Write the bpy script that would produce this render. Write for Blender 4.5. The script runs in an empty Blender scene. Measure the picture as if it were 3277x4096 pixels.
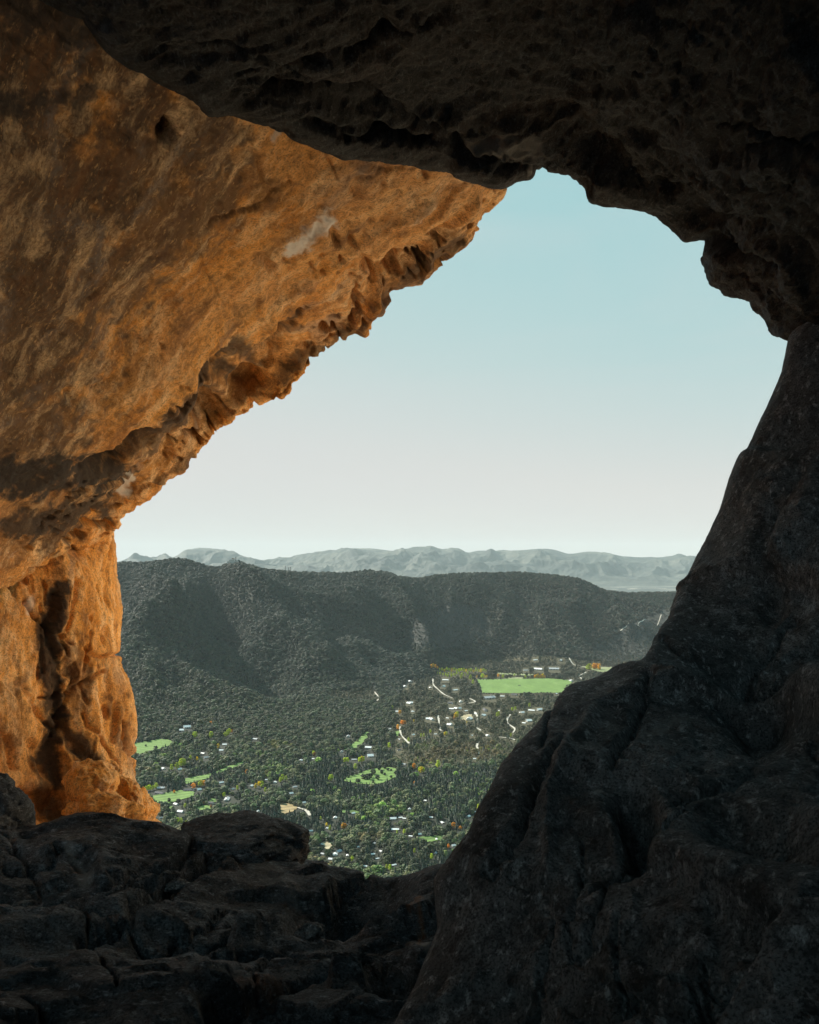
import bpy, math, random
import numpy as np
from mathutils import Vector

random.seed(7)
RNG = np.random.default_rng(11)
SC = bpy.context.scene

# ------------------------------------------------------------------ camera
W, H = 819, 1024
F = 887.0            # focal length in picture pixels
CX, HZ = 409.5, 565.0  # vanishing centre and horizon row
cam_d = bpy.data.cameras.new('camera')
cam = bpy.data.objects.new('camera', cam_d)
SC.collection.objects.link(cam)
cam.location = (0, 0, 0)
cam.rotation_euler = (math.radians(90), 0, 0)
cam_d.sensor_width = 36.0
cam_d.lens = F / H * 36.0
cam_d.shift_y = (HZ - H / 2) / H
cam_d.clip_start = 0.05
cam_d.clip_end = 150000
cam_d.dof.use_dof = True
cam_d.dof.focus_distance = 9.0
cam_d.dof.aperture_fstop = cam_d.lens / 1.4
SC.camera = cam

# ------------------------------------------------------------------ light
SUN_EL = math.radians(34)
SUN_H = Vector((-0.76, 0.65, 0)).normalized()
SUN = Vector((SUN_H.x * math.cos(SUN_EL), SUN_H.y * math.cos(SUN_EL), math.sin(SUN_EL)))
world = bpy.data.worlds.new('World')
SC.world = world
world.use_nodes = True
wn = world.node_tree
wn.nodes.clear()
sky = wn.nodes.new('ShaderNodeTexSky')
sky.sky_type = 'NISHITA'
sky.sun_disc = False
sky.sun_elevation = SUN_EL
sky.sun_rotation = math.atan2(SUN_H.x, SUN_H.y)
sky.altitude = 1200
sky.air_density = 1.0
sky.dust_density = 0.1
sky.ozone_density = 1.0
# the Nishita colours, softened channel by channel to a pale hazy autumn sky
sep = wn.nodes.new('ShaderNodeSeparateColor'); com = wn.nodes.new('ShaderNodeCombineColor')
wn.links.new(sky.outputs[0], sep.inputs[0])
for ch, (pw, am, cap) in enumerate(((0.64, 2.62, 6.55), (0.19, 4.85, 6.65), (0.10, 5.3, 6.6))):
    p1 = wn.nodes.new('ShaderNodeMath'); p1.operation = 'POWER'; p1.inputs[1].default_value = pw
    p2 = wn.nodes.new('ShaderNodeMath'); p2.operation = 'MULTIPLY'; p2.inputs[1].default_value = am
    wn.links.new(sep.outputs[ch], p1.inputs[0]); wn.links.new(p1.outputs[0], p2.inputs[0])
    p3 = wn.nodes.new('ShaderNodeMath'); p3.operation = 'SMOOTH_MIN'; p3.inputs[1].default_value = cap; p3.inputs[2].default_value = 2.0
    wn.links.new(p2.outputs[0], p3.inputs[0]); wn.links.new(p3.outputs[0], com.inputs[ch])
bg = wn.nodes.new('ShaderNodeBackground')
bg.inputs['Strength'].default_value = 0.054
wo = wn.nodes.new('ShaderNodeOutputWorld')
# faint uneven veil of high cloud over the whole sky
tc = wn.nodes.new('ShaderNodeTexCoord'); mp = wn.nodes.new('ShaderNodeMapping'); mp.inputs['Scale'].default_value = (1.2, 1.2, 4.5); mp.inputs['Rotation'].default_value = (0.15, 0.25, 0.3)
vn = wn.nodes.new('ShaderNodeTexNoise'); vn.inputs['Scale'].default_value = 1.7; vn.inputs['Detail'].default_value = 5; vn.inputs['Distortion'].default_value = 0.6
vr = wn.nodes.new('ShaderNodeMapRange'); vr.inputs[1].default_value = 0.45; vr.inputs[2].default_value = 0.75; vr.inputs[3].default_value = 0.0; vr.inputs[4].default_value = 0.32
vm = wn.nodes.new('ShaderNodeMix'); vm.data_type = 'RGBA'; vm.inputs[7].default_value = (6.1, 6.3, 6.3, 1)
wn.links.new(tc.outputs['Generated'], mp.inputs[0]); wn.links.new(mp.outputs[0], vn.inputs['Vector']); wn.links.new(vn.outputs[0], vr.inputs[0]); wn.links.new(vr.outputs[0], vm.inputs[0])
wn.links.new(com.outputs[0], vm.inputs[6]); wn.links.new(vm.outputs[2], bg.inputs['Color'])
wn.links.new(bg.outputs[0], wo.inputs['Surface'])

sun_d = bpy.data.lights.new('sun', 'SUN')
sun_d.energy = 5.0
sun_d.angle = math.radians(0.5)
sun_d.color = (1.0, 0.93, 0.82)
sun_o = bpy.data.objects.new('sun', sun_d)
SC.collection.objects.link(sun_o)
sun_o.rotation_euler = (-SUN).to_track_quat('-Z', 'Y').to_euler()
sun_o.location = SUN * 50

vs = SC.view_settings
vs.view_transform = 'Standard'
vs.look = 'None'
vs.exposure = 1.0
vs.gamma = 1.0
vs.use_curve_mapping = False
cy = SC.cycles
cy.use_denoising = True
cy.max_bounces = 8
cy.diffuse_bounces = 5
cy.glossy_bounces = 2
cy.volume_bounces = 1
cy.sample_clamp_indirect = 4.0
cy.caustics_reflective = False
cy.caustics_refractive = False
cy.use_adaptive_sampling = True
cy.adaptive_threshold = 0.012

# ------------------------------------------------------------------ numeric helpers
_perm = np.random.default_rng(5).permutation(256)
_perm = np.concatenate([_perm, _perm, _perm])
_g = np.random.default_rng(6).normal(size=(256, 3))
_g /= np.linalg.norm(_g, axis=1)[:, None]

def perlin(p):
    p = np.asarray(p, dtype=np.float64)
    i = np.floor(p).astype(np.int32)
    f = (p - i).astype(np.float32)
    i &= 255
    u = f * f * f * (f * (f * 6 - 15) + 10)
    out = np.zeros(len(p))
    for dx in (0, 1):
        wx = u[:, 0] if dx else 1 - u[:, 0]
        for dy in (0, 1):
            wy = u[:, 1] if dy else 1 - u[:, 1]
            for dz in (0, 1):
                wz = u[:, 2] if dz else 1 - u[:, 2]
                h = _perm[_perm[_perm[(i[:, 0] + dx) & 255] + ((i[:, 1] + dy) & 255)] + ((i[:, 2] + dz) & 255)]
                g = _g[h]
                d = (f[:, 0] - dx) * g[:, 0] + (f[:, 1] - dy) * g[:, 1] + (f[:, 2] - dz) * g[:, 2]
                out += wx * wy * wz * d
    return out * 1.5

def fbm(p, octaves=5, gain=0.5, lac=2.03, ridged=False):
    a, s, t = 1.0, 0.0, 0.0
    q = np.array(p, dtype=np.float64)
    for k in range(octaves):
        n = perlin(q + 17.3 * k)
        if ridged:
            n = 1 - 2 * np.abs(n)
        s = s + a * n
        t += a
        a *= gain
        q = q * lac
    return s / t

def terrace(n, k, sharp=3.5):
    m = n * k
    f = np.floor(m)
    return (f + smooth((m - f - 0.5) * sharp + 0.5)) / k

def facets(p, seed=0, tilt=0.6):
    """broken-rock relief: every cell of a random division is a plane of its own height and tilt"""
    p = np.asarray(p, np.float32)
    i = np.floor(p).astype(np.int32)
    num = np.zeros(len(p), np.float32)
    den = np.full(len(p), 1e-12, np.float32)
    rt = np.random.default_rng(100 + seed)
    jit = rt.uniform(0, 1, (256, 3)).astype(np.float32); off = rt.uniform(-.5, .5, 256).astype(np.float32)
    gr = (rt.normal(size=(256, 3)) * tilt).astype(np.float32)
    for dx in (-1, 0, 1):
        for dy in (-1, 0, 1):
            for dz in (-1, 0, 1):
                c = i + np.array([dx, dy, dz], np.int32)
                h = _perm[_perm[_perm[c[:, 0] & 255] + (c[:, 1] & 255)] + (c[:, 2] & 255)]
                v = p - (c + jit[h])
                dd = (v * v).sum(1)
                w = np.exp(-45.0 * dd)
                num += w * (off[h] + (v * gr[h]).sum(1))
                den += w
    return num / den

def smooth(t):
    t = np.clip(t, 0, 1)
    return t * t * (3 - 2 * t)

def pchip(xk, yk, xq):
    """monotone cubic along axis 0; yk (n,...)"""
    xk = np.asarray(xk, float)
    h = np.diff(xk)
    hh = h.reshape((-1,) + (1,) * (yk.ndim - 1))
    d = np.diff(yk, axis=0) / hh
    m = np.zeros_like(yk)
    if len(xk) > 2:
        a, b = d[:-1], d[1:]
        same = (a * b) > 0
        w1 = 2 * hh[1:] + hh[:-1]
        w2 = hh[1:] + 2 * hh[:-1]
        with np.errstate(divide='ignore', invalid='ignore'):
            m_ = (w1 + w2) / (w1 / a + w2 / b)
        m[1:-1] = np.where(same, np.nan_to_num(m_), 0)
    m[0], m[-1] = d[0], d[-1]
    k = np.clip(np.searchsorted(xk, xq) - 1, 0, len(xk) - 2)
    t = (xq - xk[k]) / h[k]
    t = t.reshape((-1,) + (1,) * (yk.ndim - 1))
    hk = h[k].reshape(t.shape)
    return ((2 * t**3 - 3 * t**2 + 1) * yk[k] + (t**3 - 2 * t**2 + t) * hk * m[k]
            + (-2 * t**3 + 3 * t**2) * yk[k + 1] + (t**3 - t**2) * hk * m[k + 1])

def blur1(a, n):
    for _ in range(n):
        b = a.copy()
        b[1:-1] = 0.25 * a[:-2] + 0.5 * a[1:-1] + 0.25 * a[2:]
        a = b
    return a

U2R = 819 / 1725.0   # overview pixels -> picture pixels
S2R = 819 / 3277.0   # photograph pixels -> picture pixels

def to_world(ux, uy, d):
    px, py = ux * U2R, uy * U2R
    return np.stack([(px - CX) / F * d, d + 0 * px, (HZ - py) / F * d], axis=-1)

# ------------------------------------------------------------------ object helpers
COL = SC.collection

def mesh_from(name, verts, faces, smooth_shade=True, mats=()):
    me = bpy.data.meshes.new(name)
    verts = np.asarray(verts, np.float32)
    faces = np.asarray(faces, np.int32)
    n, k = faces.shape
    me.vertices.add(len(verts))
    me.vertices.foreach_set('co', verts.ravel())
    me.loops.add(n * k)
    me.loops.foreach_set('vertex_index', faces.ravel())
    me.polygons.add(n)
    me.polygons.foreach_set('loop_start', np.arange(0, n * k, k, dtype=np.int32))
    me.polygons.foreach_set('loop_total', np.full(n, k, np.int32))
    me.polygons.foreach_set('use_smooth', np.full(n, smooth_shade, bool))
    for m in mats:
        me.materials.append(m)
    me.update(calc_edges=True)
    me.validate()
    return me

def link(name, me, parent=None, loc=None):
    o = bpy.data.objects.new(name, me)
    COL.objects.link(o)
    if parent is not None:
        o.parent = parent
    if loc is not None:
        o.location = loc
    return o

def tag(o, label=None, cat=None, group=None, kind=None):
    if label: o['label'] = label
    if cat: o['category'] = cat
    if group: o['group'] = group
    if kind: o['kind'] = kind
    return o

def empty(name, loc=(0, 0, 0), rz=0.0):
    o = bpy.data.objects.new(name, None)
    COL.objects.link(o)
    o.location = loc
    o.rotation_euler = (0, 0, rz)
    return o

def grid_faces(nu, nv):
    i = np.arange(nu * nv).reshape(nv, nu)
    return np.stack([i[:-1, :-1].ravel(), i[:-1, 1:].ravel(), i[1:, 1:].ravel(), i[1:, :-1].ravel()], axis=1)

# ------------------------------------------------------------------ material helpers
class Mat:
    def __init__(s, name):
        s.m = bpy.data.materials.new(name)
        s.m.use_nodes = True
        s.t = s.m.node_tree
        s.b = s.t.nodes['Principled BSDF']
        s.b.inputs['Roughness'].default_value = 0.9
        s.b.inputs['Specular IOR Level'].default_value = 0.25
        s.co = s.t.nodes.new('ShaderNodeTexCoord')
    def new(s, kind): return s.t.nodes.new(kind)
    def ln(s, a, b): s.t.links.new(a, b)
    def mapping(s, scale=(1, 1, 1), rot=(0, 0, 0), src='Object'):
        n = s.new('ShaderNodeMapping')
        n.inputs['Scale'].default_value = scale
        n.inputs['Rotation'].default_value = rot
        s.ln(s.co.outputs[src], n.inputs['Vector'])
        return n.outputs[0]
    def noise(s, vec, scale, detail=6, rough=0.6, dist=0.0):
        n = s.new('ShaderNodeTexNoise')
        n.inputs['Scale'].default_value = scale
        n.inputs['Detail'].default_value = detail
        n.inputs['Roughness'].default_value = rough
        n.inputs['Distortion'].default_value = dist
        s.ln(vec, n.inputs['Vector'])
        return n.outputs[0]
    def ramp(s, fac, stops):
        n = s.new('ShaderNodeValToRGB')
        e = n.color_ramp.elements
        while len(e) < len(stops): e.new(0.5)
        for k, (p, c) in enumerate(stops):
            e[k].position = p
            e[k].color = (c, c, c, 1) if not isinstance(c, tuple) else (*c, 1)
        s.ln(fac, n.inputs[0])
        return n.outputs[0]
    def mix(s, fac, a, b, mode='MIX'):
        n = s.new('ShaderNodeMix')
        n.data_type = 'RGBA'
        n.blend_type = mode
        if isinstance(fac, (int, float)): n.inputs[0].default_value = fac
        else: s.ln(fac, n.inputs[0])
        for v, i in ((a, 6), (b, 7)):
            if isinstance(v, tuple): n.inputs[i].default_value = (*v, 1)
            else: s.ln(v, n.inputs[i])
        return n.outputs[2]
    def math(s, op, a, b=None):
        n = s.new('ShaderNodeMath')
        n.operation = op
        for v, i in ((a, 0), (b, 1)):
            if v is None: continue
            if isinstance(v, (int, float)): n.inputs[i].default_value = v
            else: s.ln(v, n.inputs[i])
        return n.outputs[0]
    def attr(s, name, kind='GEOMETRY', out='Color'):
        n = s.new('ShaderNodeAttribute')
        n.attribute_name = name
        n.attribute_type = kind
        return n.outputs[out]
    def bump(s, h, strength=0.5, dist=0.02, prev=None):
        n = s.new('ShaderNodeBump')
        n.inputs['Strength'].default_value = strength
        n.inputs['Distance'].default_value = dist
        s.ln(h, n.inputs['Height'])
        if prev is not None: s.ln(prev, n.inputs['Normal'])
        return n.outputs[0]
    def color(s, c):
        if isinstance(c, tuple): s.b.inputs['Base Color'].default_value = (*c, 1)
        else: s.ln(c, s.b.inputs['Base Color'])
        return s
    def normal(s, n):
        s.ln(n, s.b.inputs['Normal'])
        return s

def flat(name, c, rough=0.85, var=0.12, scale=0.3):
    m = Mat(name)
    n = m.noise(m.mapping(), scale, 5)
    v = m.ramp(n, [(0.3, 1 - var * 2), (0.7, 1.0)])
    m.color(m.mix(1.0, c, v, 'MULTIPLY'))
    m.b.inputs['Roughness'].default_value = rough
    return m.m

def ochre_rock(name, along, stretch, gain=1.0):
    """weathered ochre limestone with grain drawn out along the bedding"""
    m = Mat(name)
    from mathutils import Matrix
    d1 = Vector(along).normalized(); d2 = d1.cross(Vector((0.2, 0.9, 0.3))).normalized(); d3 = d1.cross(d2)
    m1 = m.mapping((1, 1, 1), tuple(Matrix((d1, d2, d3)).to_euler()))
    fl = m.new('ShaderNodeMapping'); fl.inputs['Scale'].default_value = stretch
    m.ln(m1, fl.inputs['Vector'])
    v = fl.outputs[0]
    v0 = m.mapping()
    big = m.noise(v0, 0.55, 4, 0.55, 0.5)
    mid = m.noise(v, 1.6, 9, 0.66, 0.6)
    strk = m.noise(v, 4.0, 10, 0.72, 0.3)
    fine = m.noise(v0, 15.0, 9, 0.72, 0.3)
    c = m.ramp(mid, [(0.30, (0.24, 0.105, 0.035)), (0.42, (0.54, 0.23, 0.045)), (0.54, (0.70, 0.33, 0.075)), (0.70, (0.76, 0.48, 0.22))])
    c = m.mix(m.ramp(big, [(0.44, 0.0), (0.64, 0.45)]), c, (0.50, 0.31, 0.165))
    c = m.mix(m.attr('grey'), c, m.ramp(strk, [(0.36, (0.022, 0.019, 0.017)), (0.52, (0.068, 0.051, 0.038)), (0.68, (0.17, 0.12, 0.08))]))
    c = m.mix(m.ramp(strk, [(0.50, 0.0), (0.66, 0.75)]), c, (0.82, 0.58, 0.33))
    c = m.mix(m.ramp(strk, [(0.34, 0.85), (0.46, 0.0)]), c, (0.16, 0.075, 0.03))
    c = m.mix(m.ramp(m.noise(v, 1.1, 7, 0.62, 1.0), [(0.55, 0.0), (0.68, 0.6)]), c, (0.24, 0.22, 0.21))
    c = m.mix(m.ramp(m.noise(v, 2.0, 9, 0.7, 0.8), [(0.66, 0.0), (0.76, 0.7)]), c, (0.80, 0.72, 0.62))
    c = m.mix(m.ramp(m.noise(v, 0.9, 9, 0.74, 0.6), [(0.33, 0.8), (0.42, 0.0)]), c, (0.10, 0.06, 0.04))
    c = m.mix(m.ramp(fine, [(0.34, 0.8), (0.50, 0.0)]), c, (0.20, 0.11, 0.05))
    c = m.mix(m.ramp(m.noise(v0, 62.0, 6, 0.72), [(0.36, 0.75), (0.50, 0.0)]), c, (0.13, 0.06, 0.022))
    c = m.mix(m.ramp(m.noise(v, 30.0, 8, 0.75), [(0.56, 0.0), (0.68, 0.55)]), c, (0.86, 0.54, 0.24))
    c = m.mix(1.0, c, (gain, gain, gain), 'MULTIPLY')
    c = m.mix(m.attr('stain_shade'), c, (0.03, 0.024, 0.021))  # dark stains, and shade painted into the colour
    c = m.mix(m.attr('pale'), c, (0.82, 0.79, 0.75))
    m.color(c)
    b = m.bump(strk, 0.7, 0.04)
    b = m.bump(fine, 1.0, 0.022, b)
    b = m.bump(m.noise(v0, 48, 7, 0.75), 0.9, 0.008, b)
    m.normal(b)
    m.b.inputs['Roughness'].default_value = 0.8
    return m.m

def dark_rock(name, rot, stretch, lo, hi, warm):
    m = Mat(name)
    v = m.mapping(stretch, rot)
    v0 = m.mapping()
    big = m.noise(v, 1.4, 6, 0.62, 0.7)
    mid = m.noise(v, 5.0, 8, 0.68, 0.4)
    fine = m.noise(v0, 24.0, 8, 0.7, 0.2)
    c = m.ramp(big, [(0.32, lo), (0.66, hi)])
    c = m.mix(m.ramp(mid, [(0.35, 0.85), (0.55, 0.0)]), c, tuple(x * 0.45 for x in lo))
    c = m.mix(m.ramp(m.noise(v, 2.2, 8, 0.7, 0.5), [(0.60, 0.0), (0.72, 0.6)]), c, tuple(min(1, x * 2.2) for x in hi))
    c = m.mix(m.ramp(m.noise(v0, 0.8, 5, 0.6, 0.5), [(0.52, 0.0), (0.68, warm)]), c, (0.20, 0.095, 0.035))
    c = m.mix(m.ramp(fine, [(0.38, 0.85), (0.5, 0.0)]), c, tuple(x * 0.3 for x in lo))
    c = m.mix(m.ramp(m.noise(v, 11.0, 9, 0.75, 0.4), [(0.56, 0.0), (0.70, 0.7)]), c, tuple(min(1, x * 2.4) for x in hi))
    grit = m.noise(v0, 130.0, 4, 0.7)
    c = m.mix(m.ramp(grit, [(0.40, 0.8), (0.52, 0.0)]), c, tuple(x * 0.2 for x in lo))
    c = m.mix(m.ramp(m.noise(v, 34.0, 8, 0.75), [(0.55, 0.0), (0.68, 0.75)]), c, tuple(min(1, x * 2.6) for x in hi))
    c = m.mix(m.attr('rust'), c, (0.34, 0.13, 0.035))
    c = m.mix(m.attr('pale'), c, (0.45, 0.44, 0.42))
    m.color(c)
    b = m.bump(mid, 0.7, 0.045)
    b = m.bump(fine, 1.0, 0.018, b)
    b = m.bump(m.noise(v0, 60, 7, 0.75), 0.9, 0.007, b)
    m.normal(b)
    m.b.inputs['Roughness'].default_value = 0.75
    return m.m

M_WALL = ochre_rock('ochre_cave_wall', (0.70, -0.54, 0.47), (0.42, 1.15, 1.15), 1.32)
M_PILLAR = ochre_rock('ochre_pillar_rock', (0.1, 0.05, 1.0), (0.45, 1.3, 1.3), 1.38)
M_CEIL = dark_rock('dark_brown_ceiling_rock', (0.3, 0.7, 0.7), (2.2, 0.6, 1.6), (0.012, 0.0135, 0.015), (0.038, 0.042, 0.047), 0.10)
M_BOUNCE = flat('pale_bounce_rock', (0.80, 0.62, 0.42), 0.9, 0.1, 0.8)  # pale surface of the added cliff that bounces sunlight
M_BACK = flat('pale_grey_limestone', (0.34, 0.36, 0.39), 0.9, 0.12, 1.5)
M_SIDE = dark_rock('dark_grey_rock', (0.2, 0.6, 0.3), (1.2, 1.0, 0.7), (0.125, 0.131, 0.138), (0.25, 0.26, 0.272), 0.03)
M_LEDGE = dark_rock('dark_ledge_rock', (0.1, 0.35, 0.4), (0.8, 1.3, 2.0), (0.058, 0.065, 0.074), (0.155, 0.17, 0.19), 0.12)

# ------------------------------------------------------------------ the cave
def row_resample(row, n, relax=0):
    r = np.array(row, float)
    seg = np.hypot(np.diff(r[:, 0]), np.diff(r[:, 1])) + 1e-6
    s = np.concatenate([[0], np.cumsum(seg)])
    q = np.linspace(0, s[-1], n)
    if len(r) < 12:
        out = pchip(s, r, q)
    else:
        out = np.stack([np.interp(q, s, r[:, k]) for k in range(3)], 1)
        out = blur1(out, 2)
    if relax:
        out = blur1(out, relax)
    return out

def offset_row(row, dx, dy, dmul=1.0, dadd=0.0, relax=4):
    r = np.array(row, float)
    r = blur1(r, relax)
    r[:, 0] += dx
    r[:, 1] += dy
    r[:, 2] = r[:, 2] * dmul + dadd
    return r

def loft(rows, nu, nv, weights=None, dens=None):
    R = np.stack([row_resample(r, nu) for r in rows])      # (k, nu, 3)
    R[:, :, 2] = np.log(R[:, :, 2])
    if weights is None:
        dd = np.hypot(np.diff(R[:, :, 0], axis=0), np.diff(R[:, :, 1], axis=0)) + 300 * np.abs(np.diff(R[:, :, 2], axis=0))
        dd = dd.mean(axis=1)
    s = np.concatenate([[0], np.cumsum(np.sqrt(dd))])
    q = np.linspace(0, s[-1], nv)
    G = pchip(s, R, q)
    G[:, :, 2] = np.exp(G[:, :, 2])
    return G    # (nv, nu, 3) of ux, uy, depth

def normals_of(P):
    du = np.gradient(P, axis=1)
    dv = np.gradient(P, axis=0)
    n = np.cross(du, dv)
    n /= (np.linalg.norm(n, axis=2)[..., None] + 1e-12)
    return n

def seg_dist(x, y, pl):
    best = np.full(x.shape, 1e9)
    for (ax, ay), (bx, by) in zip(pl[:-1], pl[1:]):
        vx, vy = bx - ax, by - ay
        t = np.clip(((x - ax) * vx + (y - ay) * vy) / (vx * vx + vy * vy), 0, 1)
        best = np.minimum(best, np.hypot(x - ax - t * vx, y - ay - t * vy))
    return best

def rock_patch(name, rows, nu, nv, mat, parent, disp, flip=None, dents=(), grooves=(), stain_shades=(), pale=(), rust=(), grey=()):
    G = loft(rows, nu, nv)
    ux, uy, dd = G[..., 0], G[..., 1], G[..., 2]
    P = to_world(ux, uy, dd)
    N = normals_of(P)
    if flip is None:
        # most of the patch must look at the camera
        flip = (np.sum(N * -P, axis=2)).mean() < 0
    if flip: N = -N
    shape = P.shape
    p = P.reshape(-1, 3)
    d = disp(p, ux.ravel(), uy.ravel(), dd.ravel())
    wob = 18 * fbm(np.stack([ux.ravel() / 60, uy.ravel() / 60, 0 * ux.ravel()], 1), 4)
    wx, wy = ux.ravel() + wob, uy.ravel() + wob[::-1] * 0 + 18 * fbm(np.stack([ux.ravel() / 60, uy.ravel() / 60, 0 * ux.ravel() + 9.7], 1), 4)
    for (x, y, rx, ry, ang, dep) in dents:
        c, s_ = math.cos(math.radians(ang)), math.sin(math.radians(ang))
        X = ((wx - x) * c + (wy - y) * s_) / rx
        Y = (-(wx - x) * s_ + (wy - y) * c) / ry
        d = d - dep * np.exp(-(X * X + Y * Y) ** 1.5)
    for (pl, wd, dep) in grooves:
        d = d - dep * np.exp(-(seg_dist(wx, wy, pl) / wd) ** 2)
    q = p + N.reshape(-1, 3) * d[:, None]
    me = mesh_from(name, q, grid_faces(nu, nv), True, (mat,))
    def paint(attr, items, base=None):
        v = np.zeros(len(q))
        for (pl, wd, a) in items:
            e = fbm(p * 6.0, 6, 0.62) * 2.0
            v = np.maximum(v, a * smooth(1.6 - seg_dist(wx, wy, pl) / wd + e))
        if len(items):
            ca = me.attributes.new(attr, 'FLOAT_COLOR', 'POINT')
            buf = np.stack([v, v, v, np.ones_like(v)], 1).astype(np.float32)
            ca.data.foreach_set('color', buf.ravel())
    paint('stain_shade', stain_shades)
    paint('grey', grey)
    paint('pale', pale)
    paint('rust', rust)
    return link(name, me, parent)

def cracks(seed, n, x0, x1, y0, y1, ang, length, dep):
    """thin wandering fractures across a patch"""
    r = random.Random(seed)
    out = []
    for _ in range(n):
        x, y, a = r.uniform(x0, x1), r.uniform(y0, y1), math.radians(ang + r.gauss(0, 14))
        if r.random() < 0.25: a += math.radians(r.choice((-70, 70)))
        pl = [(x, y)]
        for _k in range(5):
            a2 = a + r.gauss(0, 0.28)
            l = length / 5 * r.uniform(0.6, 1.4)
            x, y = x + l * math.cos(a2), y + l * math.sin(a2)
            pl.append((x, y))
        out.append((pl, r.uniform(3.0, 5.0), dep * r.uniform(0.5, 1.2)))
    return out

cave = empty('rock_cave', (0, 0, 0))
tag(cave, 'dark rock cave whose opening frames the valley, with a glowing ochre wall', 'cave')

EDGE = [(222, 1165, 10.2), (228, 1150, 10.2), (230, 1125, 10.1), (250, 1095, 10), (300, 1050, 9.9), (350, 1010, 9.8), (420, 950, 9.6), (445, 915, 9.5), (470, 900, 9.5),
        (500, 876, 9.4), (530, 865, 9.4), (565, 853, 9.3), (600, 845, 9.2), (612, 832, 9.2), (620, 812, 9.1), (640, 800, 9.1), (665, 770, 9.0), (690, 745, 8.9), (720, 722, 8.8), (745, 708, 8.7), (772, 704, 8.7),
        (780, 690, 8.7), (778, 680, 8.6), (800, 655, 8.6), (830, 620, 8.4), (865, 603, 8.3), (900, 585, 8.2), (920, 562, 8.1), (940, 545, 8.0), (975, 515, 7.8), (1000, 480, 7.6),
        (1030, 440, 7.3), (1045, 415, 7.2), (1062, 385, 7.0), (1078, 330, 6.8), (1100, 240, 6.4)]
over_rows = [ # outer face, lip, then rows going back into the cave
    offset_row(EDGE, -420, -300, 1.45, 0, 8),
    offset_row(EDGE, -60, -45, 1.13, 0, 3),
    EDGE,
    [(170, 1180, 9.9), (290, 1015, 9.5), (420, 905, 9.2), (540, 805, 8.9), (690, 690, 8.4), (800, 605, 7.9), (880, 525, 7.5), (970, 440, 7.1), (1045, 372, 6.7), (1150, 300, 6.4)],
    [(60, 1225, 9.0), (170, 1075, 8.5), (300, 940, 8.1), (420, 810, 7.6), (560, 660, 7.1), (700, 515, 6.6), (850, 385, 6.2), (1000, 270, 5.9)],
    [(-100, 1265, 7.0), (0, 1040, 6.6), (130, 800, 6.1), (280, 580, 5.6), (430, 400, 5.3), (600, 230, 5.1), (800, 100, 5.0)],
    [(-300, 1250, 5.2), (-220, 880, 4.8), (-90, 580, 4.4), (60, 340, 4.2), (220, 160, 4.2), (400, 0, 4.2), (600, -120, 4.2)],
    [(-600, 1250, 3.8), (-520, 750, 3.4), (-400, 380, 3.2), (-250, 100, 3.2), (-50, -120, 3.3), (150, -280, 3.3), (400, -400, 3.3)],
    [(-1300, 1250, 2.6), (-1250, 600, 2.4), (-1000, 0, 2.4), (-500, -500, 2.5), (-100, -700, 2.6), (200, -800, 2.6)],
]
SK = np.array([[0.8, 0.25, 0.35], [0.1, 0.35, 0.1], [0.5, -0.2, 1.0]])

def disp_over(p, ux, uy, d):
    s = p @ SK.T
    edge = np.exp(-(seg_dist(ux, uy, [(e[0], e[1]) for e in EDGE[::2]]) / 150.0) ** 2)
    n = 0.24 * fbm(p * 0.45, 3) + 0.05 * fbm(s * 1.5 + 3, 4) + 0.022 * fbm(p * 4 + 20, 5, 0.62)
    n = n + 0.035 * fbm(s * 3.1 + 33, 4, 0.6, ridged=True) + 0.010 * fbm(p * 22 + 9, 3, 0.65)
    pits = np.maximum(0, perlin(s * 6.5 + 40) - 0.34 + 0.10 * edge) + 0.7 * np.maximum(0, perlin(s * 14 + 80) - 0.36 + 0.08 * edge)
    patch = smooth(2.2 * fbm(p * 0.9 + 70, 2) + 0.35)
    near = np.exp(-(seg_dist(ux, uy, [(e[0], e[1]) for e in EDGE[::2]]) / 60.0) ** 2)
    n = n * (1 - 0.6 * near)
    n = n - (0.04 + 0.85 * edge * patch) * pits
    n = n + edge * (0.055 * fbm(s * 2.6 + 51, 5, 0.62) + 0.05 * facets(s * 3.8 + 3, 2, 0.7))
    return n

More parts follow.
